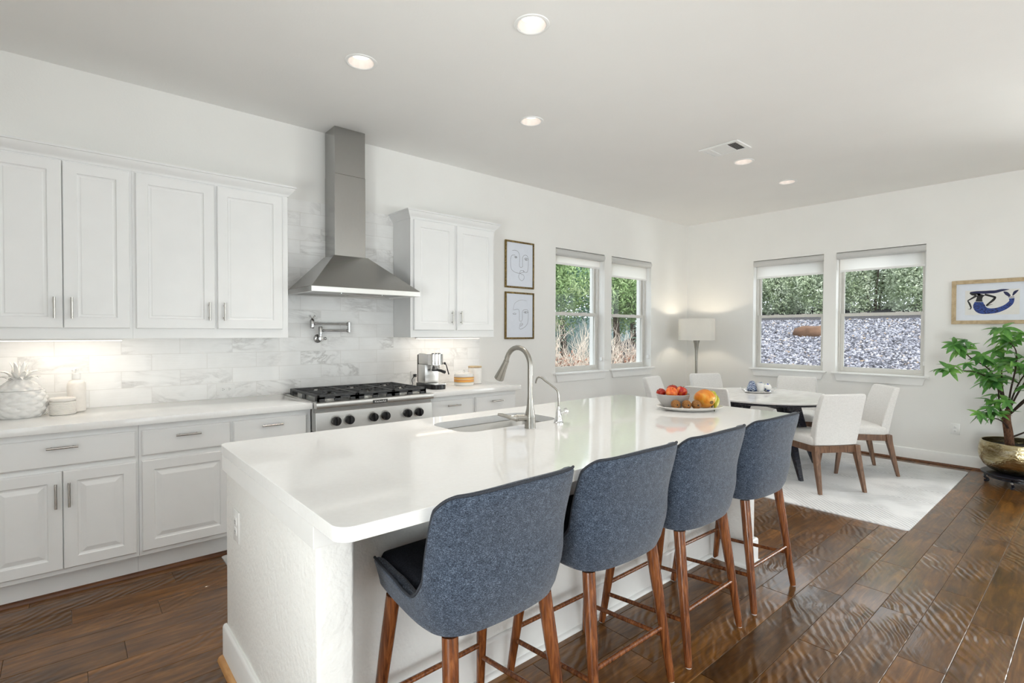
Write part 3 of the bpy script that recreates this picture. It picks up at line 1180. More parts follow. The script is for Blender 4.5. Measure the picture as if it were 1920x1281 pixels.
# ------------------------------------------------------------------ pot filler
t = thing('pot_filler', 'chrome folding pot filler tap on the tile wall under the hood', 'tap', (1.52, -0.010, 1.33))
m = MB()
m.lathe([(0.034, 0.0), (0.034, -0.006), (0.026, -0.014), (0.014, -0.018), (0.014, -0.055), (0.017, -0.057), (0.017, -0.075), (0.0, -0.077)], (1.523, -0.0095, 1.338), 24, axis='y', cap0=True, cap1=False)
m.build('escutcheon', M['dark_chrome'], t)
yy = -0.068
m = MB()
m.lathe([(0.016, 1.336), (0.016, 1.345), (0.012, 1.348), (0.012, 1.372), (0.0165, 1.374), (0.0165, 1.428), (0.013, 1.434)], (1.523, yy, 0), 16)
m.tube([(1.538, yy, 1.401), (1.752, yy, 1.401)], 0.0085, 12)
m.tube([(1.538, yy, 1.401), (1.55, yy, 1.401)], 0.011, 12)
m.tube([(1.735, yy, 1.401), (1.75, yy, 1.401)], 0.011, 12)
m.lathe([(0.010, 1.384), (0.014, 1.388), (0.014, 1.470), (0.010, 1.474)], (1.757, yy, 0), 16)
m.tube([(1.474, yy, 1.454), (1.752, yy, 1.454)], 0.0085, 12)
m.tube([(1.735, yy, 1.454), (1.75, yy, 1.454)], 0.011, 12)
m.tube([(1.474, yy, 1.454), (1.488, yy, 1.454)], 0.011, 12)
m.lathe([(0.013, 1.418), (0.015, 1.420), (0.0165, 1.428), (0.0165, 1.480), (0.011, 1.490), (0.007, 1.496)], (1.459, yy, 0), 16)
m.build('arm', M['dark_chrome'], t)
m = MB()
for s in (-1, 1):
    m.tube([(1.459, yy, 1.496), (1.459 + s * 0.008, yy, 1.504), (1.459 + s * 0.016, yy, 1.512)], 0.0045, 8)
    m.sphere((1.459 + s * 0.018, yy, 1.514), 0.008, 12, 8)
m.build('valve_handle', M['dark_chrome'], t)
m = MB()
m.tube([(1.523, yy, 1.338), (1.56, yy, 1.338)], 0.007, 10)
m.sphere((1.562, yy, 1.338), 0.012, 12, 8)
m.build('shutoff_lever', M['dark_chrome'], t)


# ------------------------------------------------------------------ outlets
def outlet(c, axis, label, horiz=False, L=0.118, W=0.072):
    """duplex cover plate; axis = outward normal: '-y' (kitchen wall), '-x'"""
    t = thing('wall_outlet', label, 'outlet', c, 0, 'white duplex wall outlets')
    a, b = (L, W) if horiz else (W, L)

    def bx(m, u0, u1, d0, d1, v0, v1, bev=0):
        if axis == '-y':
            m.box(c[0] + u0, c[0] + u1, c[1] - d1, c[1] - d0, c[2] + v0, c[2] + v1, bev)
        else:
            m.box(c[0] - d1, c[0] - d0, c[1] - u1, c[1] - u0, c[2] + v0, c[2] + v1, bev)
    m = MB()
    bx(m, -a / 2, a / 2, 0.0, 0.005, -b / 2, b / 2, 0.002)
    m.build('cover_plate', M['white_pl'], t)
    for s in (-1, 1):
        cu, cv = (s * 0.02, 0) if horiz else (0, s * 0.02)
        m = MB()
        bx(m, cu - 0.0155, cu + 0.0155, 0.004, 0.0075, cv - 0.0145, cv + 0.0145, 0.003)
        r = m.build('receptacle', M['white_pl'], t)
        m = MB()
        if horiz:
            bx(m, cu - 0.004, cu + 0.004, 0.0070, 0.0080, cv + 0.004, cv + 0.006)
            bx(m, cu - 0.004, cu + 0.004, 0.0070, 0.0080, cv - 0.006, cv - 0.004)
            bx(m, cu + 0.007, cu + 0.010, 0.0070, 0.0080, cv - 0.002, cv + 0.002)
        else:
            bx(m, cu - 0.006, cu - 0.004, 0.0070, 0.0080, cv - 0.003, cv + 0.005)
            bx(m, cu + 0.004, cu + 0.006, 0.0070, 0.0080, cv - 0.003, cv + 0.005)
            bx(m, cu - 0.002, cu + 0.002, 0.0070, 0.0080, cv - 0.009, cv - 0.006)
        m.build('slots', M['black'], r, smooth=False)
    return t


outlet((0.866, -0.009, 0.979), '-y', 'white horizontal outlet on the tiles left of the cooktop', True)
outlet((-0.050, -0.009, 0.983), '-y', 'white horizontal outlet on the tiles behind the white candle', True)
outlet((2.394, -0.009, 0.978), '-y', 'white outlet on the tiles with the espresso machine plugged in')
outlet((XF, -3.092, 0.392), '-x', 'white outlet low on the far wall below the mermaid print', W=0.08, L=0.115)

# ================================================================== ISLAND
IX0, IX1, IY0, IY1 = 0.490, 3.251, -2.941, -1.673
BX0, BX1 = 0.510, 3.156
YP = -2.512
t = thing('kitchen_island', 'white kitchen island base with textured end walls and baseboard', 'kitchen island', (1.83, -2.15, 0))
for nm, a, b in (('end_wall', BX0, BX0 + 0.107), ('end_wall', BX1 - 0.107, BX1)):
    MB().box(a, b, -2.745, -1.70, 0, 0.8745, 0.012, 3).build(nm, M['wall_tex'], t)
MB().box(BX0 + 0.107, BX1 - 0.107, YP, YP + 0.03, 0, 0.8745).build('back_panel', M['wall_tex'], t, smooth=False)
MB().box(BX0 + 0.107, BX1 - 0.107, -1.735, -1.715, 0.105, 0.8745).build('cabinet_face', M['cab'], t, smooth=False)
MB().box(BX0 + 0.107, BX1 - 0.107, -1.80, -1.78, 0.0, 0.105).build('toe_kick', M['cab'], t, smooth=False)
# apron strips under the slab at both end walls
for a, b in ((BX0 - 0.014, BX0 + 0.06), (BX1 - 0.06, BX1 + 0.014)):
    MB().box(a, b, -2.757, -1.70, 0.806, 0.8745).build('apron', M['trim'], t, smooth=False, bevel=0.002)
for i in range(4):
    a = BX0 + 0.115 + i * 0.606
    b = a + 0.598
    if i == 2 or i == 1:
        m = MB()
        panel_front(m, a, b, 0.115, 0.865, 0, 0.0195, LOW_LOOPS)
    else:
        m = MB()
        panel_front(m, a, b, 0.115, 0.865, 0, 0.0195, LOW_LOOPS)
    for v in m.bm.verts:
        v.co.y = -1.6955 - v.co.y
    d = m.build('cabinet_door', M['cab'], t, smooth=False)
    m = MB()
    hx = a + 0.04 if i % 2 == 0 else b - 0.04
    m.tube([(hx, -1.665, 0.665), (hx, -1.665, 0.785)], 0.006, 10)
    for z in (0.685, 0.765):
        m.tube([(hx, -1.665, z), (hx, -1.697, z)], 0.0042, 8)
    m.build('handle', M['pull'], d)


def base_run(m, pts, prof):
    """mitred run of a profile along a plan polyline; outward = right-hand side"""
    P = [Vector((x, y)) for x, y in pts]
    lps = []
    for i, p in enumerate(P):
        ds = []
        if i > 0:
            ds.append((P[i] - P[i - 1]).normalized())
        if i < len(P) - 1:
            ds.append((P[i + 1] - P[i]).normalized())
        ns = [Vector((d.y, -d.x)) for d in ds]
        nn = sum(ns, Vector((0, 0)))
        nn = nn / nn.length_squared * (1 if len(ns) == 1 else 2) if nn.length > 0 else ns[0]
        if len(ns) == 2:
            nn = (ns[0] + ns[1]) / (1 + ns[0].dot(ns[1]))
        lps.append([(p.x + nn.x * u, p.y + nn.y * u, v) for u, v in prof])
    m.loops(lps)


run = [(BX0, -1.70), (BX0, -2.745), (BX0 + 0.107, -2.745), (BX0 + 0.107, YP), (BX1 - 0.107, YP), (BX1 - 0.107, -2.745), (BX1, -2.745), (BX1, -1.70)]
run = run[::-1]
run2 = [(x, y) for x, y in run]
m = MB()
base_run(m, run[::-1], [(-u, v) if False else (u, v) for u, v in board_profile(0.15, 0.016)])
# outward must face away from the island: flip when it does not
m.build('baseboard', M['trim'], t)
m = MB()
base_run(m, run[::-1], [(0.016 + u, v) for u, v in qround(0.018)])
m.build('quarter_round', [M['trim']], t)
m = MB()
m.loops([[(BX0 - 0.016 - u, -1.70, v) for u, v in qround(0.021)], [(BX0 - 0.016 - u, -2.745, v) for u, v in qround(0.021)]])
m.build('end_quarter_round', M['tan_wood'], t)

# slab with the sink cut-out
outer = rrect(IX0, IX1, IY0, IY1, 0.045, 8)
outer2 = rrect(IX0, IX1, IY0, IY1, 0.045, 8)
SX0, SX1, SY0, SY1 = 1.418, 2.066, -2.165, -1.835
hole = rrect(SX0, SX1, SY0, SY1, 0.085, 8)
sl = slab_with_hole(outer, [hole], 0.8755, 0.914).build('island_countertop', M['quartz'], smooth=True, ang=30, bevel=0.004)
tag(sl, 'long white quartz island countertop with a cut-out for the sink', 'countertop')

# sink
t = thing('kitchen_sink', 'stainless undermount sink set into the island countertop', 'sink', ((SX0 + SX1) / 2, (SY0 + SY1) / 2, 0.66))
m = MB()
lp = lambda i, z, r: [(x, y, z) for x, y in rrect(SX0 + i, SX1 - i, SY0 + i, SY1 - i, r + 0.022, 8)]
m.loops([lp(-0.02, 0.872, 0.07), lp(-0.02, 0.8745, 0.07), lp(0.004, 0.8745, 0.056), lp(0.008, 0.868, 0.055), lp(0.016, 0.72, 0.06), lp(0.03, 0.695, 0.06), lp(0.06, 0.688, 0.05),
         lp(0.13, 0.685, 0.02)], False, True)
m.loops([lp(-0.02, 0.872, 0.07), lp(-0.001, 0.87, 0.06), lp(0.010, 0.71, 0.06), lp(0.05, 0.682, 0.05)], False, True)
m.build('basin', plain('sink_steel', (0.50, 0.495, 0.48), 0.32, 1.0, var=0.05, scale=60, stretch=(0.8, 6, 20)), t)
m = MB()
m.lathe([(0.045, 0.686), (0.043, 0.690), (0.030, 0.688), (0.012, 0.690)], ((SX0 + SX1) / 2, -2.0, 0), 24)
m.build('drain', M['chrome'], t)

# pull-down faucet
FB = Vector((1.746, -2.259, 0.914))
t = thing('kitchen_faucet', 'tall brushed nickel gooseneck faucet beside the island sink', 'faucet', FB)
m = MB()
m.lathe([(0.028, 0), (0.027, 0.004), (0.0255, 0.05), (0.024, 0.07), (0.019, 0.095), (0.0155, 0.12), (0.014, 0.145), (0.0135, 0.15)], FB, 28)
m.build('body', M['nickel'], t)
m = MB()
pts = [FB + Vector((0, 0, 0.148)), FB + Vector((0, 0, 0.24)), FB + Vector((0, 0, 0.305))]
R = 0.093
for i in range(1, 15):
    a = math.pi * i / 14 * 0.93
    pts.append(FB + Vector((0, R - R * math.cos(a), 0.305 + R * math.sin(a))))
m.tube(pts, 0.0128, 16)
m.build('gooseneck', M['nickel'], t)
p = pts[-1]
d = (pts[-1] - pts[-2]).normalized()
d = Vector((0, d.y + 0.28, d.z)).normalized()
m = MB()
m.tube([p - d * 0.004, p + d * 0.002, p + d * 0.02, p + d * 0.06, p + d * 0.095, p + d * 0.112, p + d * 0.115], [0.0138, 0.0148, 0.0155, 0.0195, 0.0245, 0.0265, 0.0235], 20)
m.build('spray_head', M['nickel'], t)
m = MB()
h0 = FB + Vector((-0.012, 0.004, 0.052))
hd = Vector((-0.85, 0.52, 0.0)).normalized()
m.tube([h0, h0 + hd * 0.05, h0 + hd * 0.052, h0 + hd * 0.060], [0.017, 0.017, 0.0185, 0.0185], 18)
m.tube([h0 + hd * 0.06, h0 + hd * 0.075 + Vector((0, 0, .002)), h0 + hd * 0.10 + Vector((0, 0, 0.007)), h0 + hd * 0.13 + Vector((0, 0, 0.016)), h0 + hd * 0.15 + Vector((0, 0, 0.02))], [0.017, 0.013, 0.009, 0.0085, 0.006], 14)
m.build('lever_handle', M['nickel'], t)

# small filtered-water tap
FT = Vector((1.949, -2.259, 0.914))
t = thing('filter_tap', 'slim nickel drinking-water tap with round knob, right of the tall faucet', 'tap', FT)
m = MB()
m.lathe([(0.027, 0), (0.027, 0.006), (0.021, 0.012), (0.020, 0.024), (0.0165, 0.030), (0.015, 0.055), (0.010, 0.078), (0.006, 0.090)], FT, 24)
m.build('body', M['chrome'], t)
m = MB()
q = lambda s, z: FT + Vector((-0.55 * s, 0.62 * s, z))
m.tube(smooth_curve([q(0, 0.085), q(0, 0.125), q(0.004, 0.160), q(0.02, 0.182), q(0.085, 0.222), q(0.108, 0.238), q(0.128, 0.240), q(0.140, 0.226), q(0.144, 0.208)], 5), 0.0048, 10)
m.build('spout', M['nickel'], t)
m = MB()
k0 = FT + Vector((0.008, -0.010, 0.052))
kd = Vector((0.70, -0.55, 0.42)).normalized()
m.tube([k0, k0 + kd * 0.02, k0 + kd * 0.022, k0 + kd * 0.034, k0 + kd * 0.040], [0.008, 0.008, 0.017, 0.018, 0.012], 16)
m.build('knob', M['chrome'], t)

# outlet on the island end (plate stands vertically on the x- face)
o = outlet((BX0, -1.885, 0.618), '-x', 'white outlet on the end wall of the kitchen island', W=0.085, L=0.125)

# ================================================================== BAR STOOLS
def stool_plan(t):
    pass


def make_stool():
    root = thing('bar_stool', '', 'bar stool', (0, 0, 0), 0, 'blue-grey bar stools along the island')
    ctrl = [(-0.232, 0.225), (-0.246, 0.14), (-0.258, 0.05), (-0.266, -0.03), (-0.268, -0.10), (-0.256, -0.165), (-0.215, -0.212), (-0.13, -0.238), (0, -0.247)]
    ctrl = ctrl + [(-x, y) for x, y in ctrl[-2::-1]]
    pl = [p.xy for p in smooth_curve([(x, y, 0) for x, y in ctrl], 16)]
    acc = [0.0]
    for a_, b_ in zip(pl[:-1], pl[1:]):
        acc.append(acc[-1] + (b_ - a_).length)
    iw = next(i for i, q_ in enumerate(pl) if q_.y < -0.150)
    arcs = {(round(q_.x, 5), round(q_.y, 5)): max(0.0, min(acc[i] - acc[iw], acc[-1] - acc[iw] - acc[i])) for i, q_ in enumerate(pl)}
    n = len(pl)
    sst = lambda e0, e1, v: (lambda q: q * q * (3 - 2 * q))(min(1, max(0, (v - e0) / (e1 - e0))))

    def top(p):
        back = sst(-0.130, -0.162, p.y)
        arm = 0.648 - 0.012 * sst(0.08, -0.03, p.y) + 0.004 * sst(0.1, 0.2, p.y) + 0.085 * max(0.0, min(1.0, (-0.045 - p.y) / 0.095)) ** 2.0
        mid = 0.012 * (1 - (abs(p.x) / 0.26) ** 2)
        d = arcs[(round(p.x, 5), round(p.y, 5))]
        return arm + (0.957 + mid - 0.055 * max(0.0, 1 - d / 0.075) ** 2 - arm) * back

    z0 = 0.548
    rows = 11

    def place(p, z, inset):
        # taper towards the base, slight backward lean and flare towards the top
        f = 0.90 + 0.10 * sst(z0 - 0.01, 0.70, z) + 0.045 * sst(0.72, 0.97, z)
        r = p.length
        q = p * f
        if inset:
            d = Vector((-p.x, -p.y + 0.02)).normalized()
            q = q + d * inset
        y = q.y - 0.030 * sst(0.74, 0.99, z) if p.y < 0.05 else q.y
        return Vector((q.x, y, z))

    m = MB()
    cols = []
    for p in pl:
        zt = top(p)
        outer = []
        for k in range(rows + 1):
            z = z0 + (zt - 0.012 - z0) * k / rows
            ins = 0.012 * (1 - min(1, (z - z0) / 0.02)) ** 2 if z < z0 + 0.02 else 0
            outer.append(place(p, z, ins))
        rim = [place(p, zt - 0.003, 0.006), place(p, zt, 0.018), place(p, zt - 0.004, 0.034)]
        inner = [place(p, z0 + (zt - 0.014 - z0) * k / rows, 0.045) for k in range(rows, -1, -1)]
        cols.append([tuple(v) for v in outer + rim + inner])
    m.loops(cols, True, True)
    m.build('backrest', M['denim'], root, world=False, ang=50)
    # piping along the outer rim
    m = MB()
    m.tube([place(p, top(p) - 0.001, 0.004) for p in pl], 0.0044, 8)
    m.build('piping', M['piping'], root, world=False)
    # seat pad
    m = MB()
    pr = []
    poly = rrect(-0.206, 0.206, -0.180, 0.236, 0.035, 5)
    poly_in = lambda i, z: [(x * (1 - i / 0.2), (y - 0.026) * (1 - i / 0.206) + 0.026, z) for x, y in poly]
    m.loops([poly_in(0.012, 0.560), poly_in(0, 0.566), poly_in(0, 0.640), poly_in(0.005, 0.654), poly_in(0.03, 0.665), poly_in(0.09, 0.674)], True, True)
    m.build('seat', M['denim_d'], root, world=False, ang=60)
    m = MB()
    m.box(-0.19, 0.19, -0.17, 0.19, 0.5465, 0.56, 0.004)
    m.build('seat_base', M['black'], root, world=False)
    # round tapered splayed legs and their stretchers
    ft = {}
    for sx in (-1, 1):
        for sy in (-1, 1):
            a = Vector((sx * 0.188, -0.155 if sy < 0 else 0.158, 0.540))
            b = Vector((sx * 0.229, sy * 0.227, 0.002))
            ft[(sx, sy)] = (a, b)
            m = MB()
            dd = (b - a)
            m.tube([a, a + dd * 0.3, a + dd * 0.97, b], [0.0235, 0.0225, 0.0155, 0.014], 18)
            lg = m.build('leg', M['walnut'], root, world=False)
            m = MB()
            m.lathe([(0.0125, 0.0), (0.0125, 0.004)], (b.x, b.y, 0), 12)
            m.build('glide', M['white_pl'], lg, world=False)

    def at(k, z):
        a, b = ft[k]
        return a + (b - a) * ((a.z - z) / (a.z - b.z))
    for k1, k2, z1, z2 in (((-1, -1), (1, -1), 0.215, 0.215), ((-1, 1), (1, 1), 0.192, 0.192), ((-1, -1), (-1, 1), 0.178, 0.140), ((1, -1), (1, 1), 0.178, 0.140)):
        m = MB()
        m.tube([at(k1, z1), at(k2, z2)], 0.0095, 12)
        m.build('stretcher', M['walnut'], root, world=False)
    return root


st0 = make_stool()
slab = ['bar stool at the near end of the island, its dark seat in view', 'second bar stool from the near end of the island',
        'third bar stool from the near end of the island, before the fruit', 'bar stool at the far end of the island, nearest the dining table']
for i, x in enumerate((0.990, 1.590, 2.172, 2.797)):
    s = st0 if i == 0 else copy_tree(st0)
    s.location = (x, -2.786, 0)
    s.rotation_euler = (0, 0, math.radians((1.5, -0.5, 0.5, -1)[i]))
    s['label'] = 'blue-grey ' + slab[i]

# ================================================================== DINING
m = MB()
m.loops([[(x, y, z) for x, y in rrect(4.461 + i, 6.815 - i, -3.235 + i, -0.20 - i, 0.03, 3)] for i, z in ((0, 0.0005), (0, 0.008), (0.006, 0.011))])
tag(m.build('area_rug', M['rug'], ang=60), 'large ivory ribbed rug under the dining table and chairs', 'rug')
RZ = 0.011

TC = (5.513, -1.785)
t = thing('dining_table', 'round white-topped dining table with black splayed legs', 'dining table', (*TC, RZ))


def mk_tabletop():
    tt = NT('white_ceramic_table_top')
    v = tt.obj((1, 3, 1))
    f = tt.noise(v, 3, 5, 0.6, 1.0)
    tt.base(Base_Color=tt.ramp(f, [(0.3, (0.70, 0.69, 0.68)), (0.6, (0.82, 0.815, 0.81))]), Roughness=0.16)
    return tt.m


m = MB()
m.lathe([(0.66, 0.728), (0.685, 0.731), (0.69, 0.736), (0.69, 0.746), (0.686, 0.750)], (*TC, 0), 96)
m.build('table_top', mk_tabletop(), t)
M['blk_wood'] = plain('black_lacquered_wood', (0.012, 0.013, 0.022), 0.25, var=0.3, scale=20, stretch=(2, 2, 10))
m = MB()
m.lathe([(0.60, 0.700), (0.676, 0.712), (0.684, 0.7275)], (*TC, 0), 96)
m.build('under_rim', M['blk_wood'], t)
m = MB()
for a in (0, 90):
    ca, sa = math.cos(math.radians(a - 33.7)), math.sin(math.radians(a - 33.7))
    n = (-sa * 0.03, ca * 0.03)
    e = 0.42
    m.hexa([(TC[0] + s * e * ca + k * n[0], TC[1] + s * e * sa + k * n[1], z) for z in (0.635 + (a > 0) * 0.0006, 0.6995) for s, k in ((-1, -1), (1, -1), (1, 1), (-1, 1))])
m.build('apron_frame', M['blk_wood'], t, smooth=False)
for a in (-33.7, 56.3, 146.3, 236.3):
    ca, sa = math.cos(math.radians(a)), math.sin(math.radians(a))
    m = MB()

    def ring4(r, hw, hd, z):
        return [(TC[0] + (r + s * hd) * ca - k * hw * sa, TC[1] + (r + s * hd) * sa + k * hw * ca, z) for s, k in ((-1, -1), (1, -1), (1, 1), (-1, 1))]
    m.loops([ring4(0.585, 0.018, 0.018, RZ), ring4(0.47, 0.03, 0.034, 0.30), ring4(0.33, 0.045, 0.06, 0.6345), ring4(0.31, 0.046, 0.075, 0.70)])
    m.build('leg', M['blk_wood'], t, smooth=False, bevel=0.006)


def make_chair():
    root = thing('dining_chair', '', 'dining chair', (0, 0, 0), 0, 'linen dining chairs round the table')
    # back: thick slab leaning back, slightly hollow towards the sitter
    m = MB()
    rows = [(0.400, -0.165, 0.075, 0.205), (0.46, -0.172, 0.078, 0.210), (0.60, -0.200, 0.070, 0.216), (0.74, -0.238, 0.060, 0.216), (0.83, -0.268, 0.052, 0.212), (0.857, -0.277, 0.044, 0.200)]
    lps = []
    for z, yc, th, hw in rows:
        lp = []
        N = 8
        for i in range(N + 1):     # rear face (-y), left to right
            u = -1 + 2 * i / N
            lp.append((u * hw, yc - th / 2 - 0.012 * (1 - u * u), z))
        for i in range(N + 1):     # front face
            u = 1 - 2 * i / N
            lp.append((u * (hw - 0.008), yc + th / 2 - 0.018 * (1 - u * u), z + 0.0))
        lps.append(lp)
    m.loops(lps)
    o = m.build('backrest', M['linen'], root, world=False, ang=60, bevel=0.010)
    o.modifiers['edge'].segments = 3
    # seat cushion
    m = MB()
    pol = lambda i, z: [(x, y, z) for x, y in rrect(-0.218 + i, 0.218 - i, -0.190 + i, 0.262 - i, 0.035, 5)]
    m.loops([pol(0.006, 0.398), pol(0, 0.405), pol(0, 0.455), pol(0.008, 0.470), pol(0.035, 0.480), pol(0.12, 0.487)])
    m.build('seat', M['linen'], root, world=False, ang=60)
    m = MB()
    for a, b, c, d in ((-0.208, -0.186, -0.195, 0.235), (0.186, 0.208, -0.195, 0.235), (-0.186, 0.186, 0.213, 0.235), (-0.186, 0.186, -0.215, -0.193)):
        m.box(a, b, c, d, 0.338, 0.398)
    m.build('seat_rail', M['walnut_l'], root, world=False, smooth=False, bevel=0.003)
    for sx in (-1, 1):
        for sy in (-1, 1):
            m = MB()
            if sy < 0:
                q = [(0.198, -0.200, 0.025, 0.4), (0.200, -0.208, 0.024, 0.33), (0.216, -0.283, 0.0135, 0.0)]
            else:
                q = [(0.193, 0.215, 0.023, 0.398), (0.193, 0.220, 0.022, 0.33), (0.198, 0.262, 0.0135, 0.0)]
            m.loops([[(sx * x + u * h, y + v * h, z) for u, v in ((-1, -1), (1, -1), (1, 1), (-1, 1))] for x, y, h, z in q[::-1]])
            m.build('leg', M['walnut_l'], root, world=False, smooth=False, bevel=0.004)
    return root


ch0 = make_chair()
chairs = [((5.200, -2.414), -32.0, 'linen dining chair seen from behind, nearest the bar stools'),
          ((6.050, -2.466), 40.0, 'linen dining chair nearest the potted plant, turned sideways'),
          ((6.440, -1.738), 105.7, 'linen dining chair on the window side of the table, behind the tray'),
          ((6.137, -0.945), 149.3, 'linen dining chair in front of the floor lamp'),
          ((5.354, -0.830), -169.6, 'linen dining chair seen edge-on, nearest the kitchen wall windows'),
          ((4.945, -1.570), -84.0, 'linen dining chair with its back half hidden by the fruit plate')]
for i, ((x, y), r, lb) in enumerate(chairs):
    c = ch0 if i == 0 else copy_tree(ch0)
    c.location = (x, y, RZ)
    c.rotation_euler = (0, 0, math.radians(r))
    c['label'] = lb

# tray and its blue and white pieces
RD = Vector((0.756, -0.654, 0))
FD = Vector((0.654, 0.756, 0))
TP = Vector((5.66, -1.66, 0.751))
t = thing('serving_tray', 'small oval mirrored tray with wire handles on the dining table', 'tray', TP)
ang = math.atan2(RD.y, RD.x)


def oval(a, b, z, c=TP, n=40, rot=ang):
    return [(c.x + a * math.cos(u) * math.cos(rot) - b * math.sin(u) * math.sin(rot), c.y + a * math.cos(u) * math.sin(rot) + b * math.sin(u) * math.cos(rot), z)
            for u in [2 * math.pi * i / n for i in range(n)]]


m = MB()
m.loops([oval(0.135, 0.09, 0.751), oval(0.145, 0.10, 0.756), oval(0.150, 0.105, 0.768), oval(0.146, 0.101, 0.768), oval(0.140, 0.095, 0.757), oval(0.06, 0.04, 0.7565)])
m.build('plate', M['chrome'], t)
for s in (-1, 1):
    m = MB()
    P = lambda a, b, z: TP + RD * (s * a) + FD * b + Vector((0, 0, z))
    m.tube(smooth_curve([P(0.135, 0.05, 0.012), P(0.165, 0.045, 0.035), P(0.185, 0.0, 0.052), P(0.165, -0.045, 0.035), P(0.135, -0.05, 0.012)], 6), 0.003, 8)
    m.build('handle', M['chrome'], t)


def mk_bluewhite(name, sc):
    tt = NT(name)
    v = tt.obj((1, 1, 1))
    wv = tt.n('ShaderNodeTexWave', wave_type='BANDS', bands_direction='DIAGONAL')
    tt.set(wv.inputs['Vector'], v)
    wv.inputs['Scale'].default_value = sc
    wv.inputs['Distortion'].default_value = 6
    c = tt.ramp(wv.outputs['Fac'], [(0.30, srgb(28, 52, 104)), (0.55, srgb(70, 112, 170)), (0.78, srgb(215, 225, 238))])
    tt.base(Base_Color=c, Roughness=0.3)
    return tt.m


def mk_dots():
    tt = NT('blue_dotted_porcelain')
    vo = tt.n('ShaderNodeTexVoronoi', feature='F1')
    tt.set(vo.inputs['Vector'], tt.obj())
    vo.inputs['Scale'].default_value = 30
    c = tt.ramp(vo.outputs['Distance'], [(0.0, srgb(70, 78, 165)), (0.34, srgb(80, 90, 180)), (0.40, srgb(150, 175, 140)), (0.46, (0.8, 0.8, 0.79))])
    tt.base(Base_Color=c, Roughness=0.2)
    return tt.m


M['bluew'] = mk_bluewhite('blue_and_white_zigzag', 28)


def tufted(name, label, c, h, r, mat):
    """scaly ornament: overlapping leaf scales round a core, one mesh"""
    m = MB()
    m.lathe([(r * 0.7, 0), (r, h * 0.18), (r * 0.92, h * 0.45), (r * 0.6, h * 0.75), (r * 0.2, h * 0.95)], c, 20)
    for ring in range(6):
        z = h * (0.08 + 0.15 * ring)
        rr = r * (1.02 - 0.13 * ring)
        for k in range(10):
            a = 2 * math.pi * (k + 0.5 * (ring % 2)) / 10
            ca, sa = math.cos(a), math.sin(a)
            w = r * 0.36
            b = Vector((c[0] + rr * 0.86 * ca, c[1] + rr * 0.86 * sa, c[2] + z))
            tip = Vector((c[0] + rr * 1.06 * ca, c[1] + rr * 1.06 * sa, c[2] + min(h, z + h * 0.24)))
            sd = Vector((-sa, ca, 0)) * w
            mdl = (b + tip) / 2 + Vector((ca, sa, 0)) * r * 0.10
            v = [m.bm.verts.new(q) for q in (b - sd * 0.6, mdl - sd, tip, mdl + sd, b + sd * 0.6, mdl + Vector((ca, sa, 0)) * r * 0.05)]
            for tri in ((0, 1, 5), (1, 2, 5), (2, 3, 5), (3, 4, 5), (4, 0, 5)):
                m.bm.faces.new([v[i] for i in tri])
    return tag(m.build(name, mat, ang=25), label, 'ornament')


z = 0.769 - 0.0115
c = TP + RD * -0.062 + FD * 0.01
tufted('scaly_ornament', 'blue and white zigzag patterned ornament at the left of the tray', (c.x, c.y, z), 0.118, 0.050, M['bluew'])
c = TP + RD * 0.050 + FD * 0.045
tufted('scaly_ornament', 'smaller blue patterned ornament tucked behind the white candle cup', (c.x, c.y, z), 0.100, 0.038, mk_bluewhite('deep_blue_zigzag', 34))
c = TP + RD * 0.008 + FD * -0.035
m = MB()
m.lathe([(0.030, 0), (0.034, 0.002), (0.039, 0.094), (0.0375, 0.095), (0.034, 0.020), (0.001, 0.018)], (c.x, c.y, z), 28)
tag(m.build('candle_cup', M['white_pl']), 'plain white cup in the middle of the tray', 'cup')
c = TP + RD * 0.092 + FD * -0.008
m = MB()
m.sphere((c.x, c.y, z + 0.0465), 0.046, 28, 18)
tag(m.build('porcelain_ball', mk_dots()), 'white porcelain ball with blue dots at the right of the tray', 'ornament')

# floor lamp in the corner
LP = (6.605, -0.40)
t = thing('floor_lamp', 'floor lamp with white drum shade in the room corner', 'floor lamp', (*LP, 0.0))
m = MB()
m.lathe([(0.14, 0.0), (0.14, 0.012), (0.12, 0.02), (0.04, 0.026), (0.014, 0.04)], (*LP, 0), 40)
m.build('base', M['nickel'], t)
m = MB()
m.lathe([(0.014, 0.03), (0.012, 0.30), (0.014, 0.75), (0.017, 1.00), (0.022, 1.15), (0.032, 1.24), (0.044, 1.285), (0.044, 1.292), (0.01, 1.294), (0.01, 1.36)], (*LP, 0), 28)
m.build('stem', M['nickel'], t)
m = MB()
m.lathe([(0.238, 1.293), (0.238, 1.588), (0.2365, 1.588), (0.2365, 1.293), (0.238, 1.293)], (*LP, 0), 64, False, False)
m.build('lamp_shade', M['lampfab'], t)
m = MB()
m.sphere((*LP, 1.42), 0.03, 16, 10)
m.build('bulb', emit('warm_bulb', (1.0, 0.88, 0.70), 8), t)
ld = bpy.data.lights.new('lamp_light', 'POINT')
ld.energy = 5
ld.color = (1.0, 0.86, 0.66)
ld.shadow_soft_size = 0.035
lo = bpy.data.objects.new('lamp_light', ld)
COL.objects.link(lo)
lo.parent = t
lo.location = (0, 0, 1.475)

# ================================================================== PICTURES
def ribbon(m, pts, w, y, axis='-y'):
    """thin raised line following 2-D points in the picture plane"""
    P = [Vector(p) for p in pts]
    lps = []
    for i, p in enumerate(P):
        d = P[min(i + 1, len(P) - 1)] - P[max(i - 1, 0)]
        d = d.normalized() if d.length > 0 else Vector((1, 0))
        n = Vector((-d.y, d.x)) * w / 2
        lps.append([(p.x - n.x, y, p.y - n.y), (p.x + n.x, y, p.y + n.y), (p.x + n.x, y - 0.0004, p.y + n.y), (p.x - n.x, y - 0.0004, p.y - n.y)])
    m.loops(lps)


M['gilt'] = None


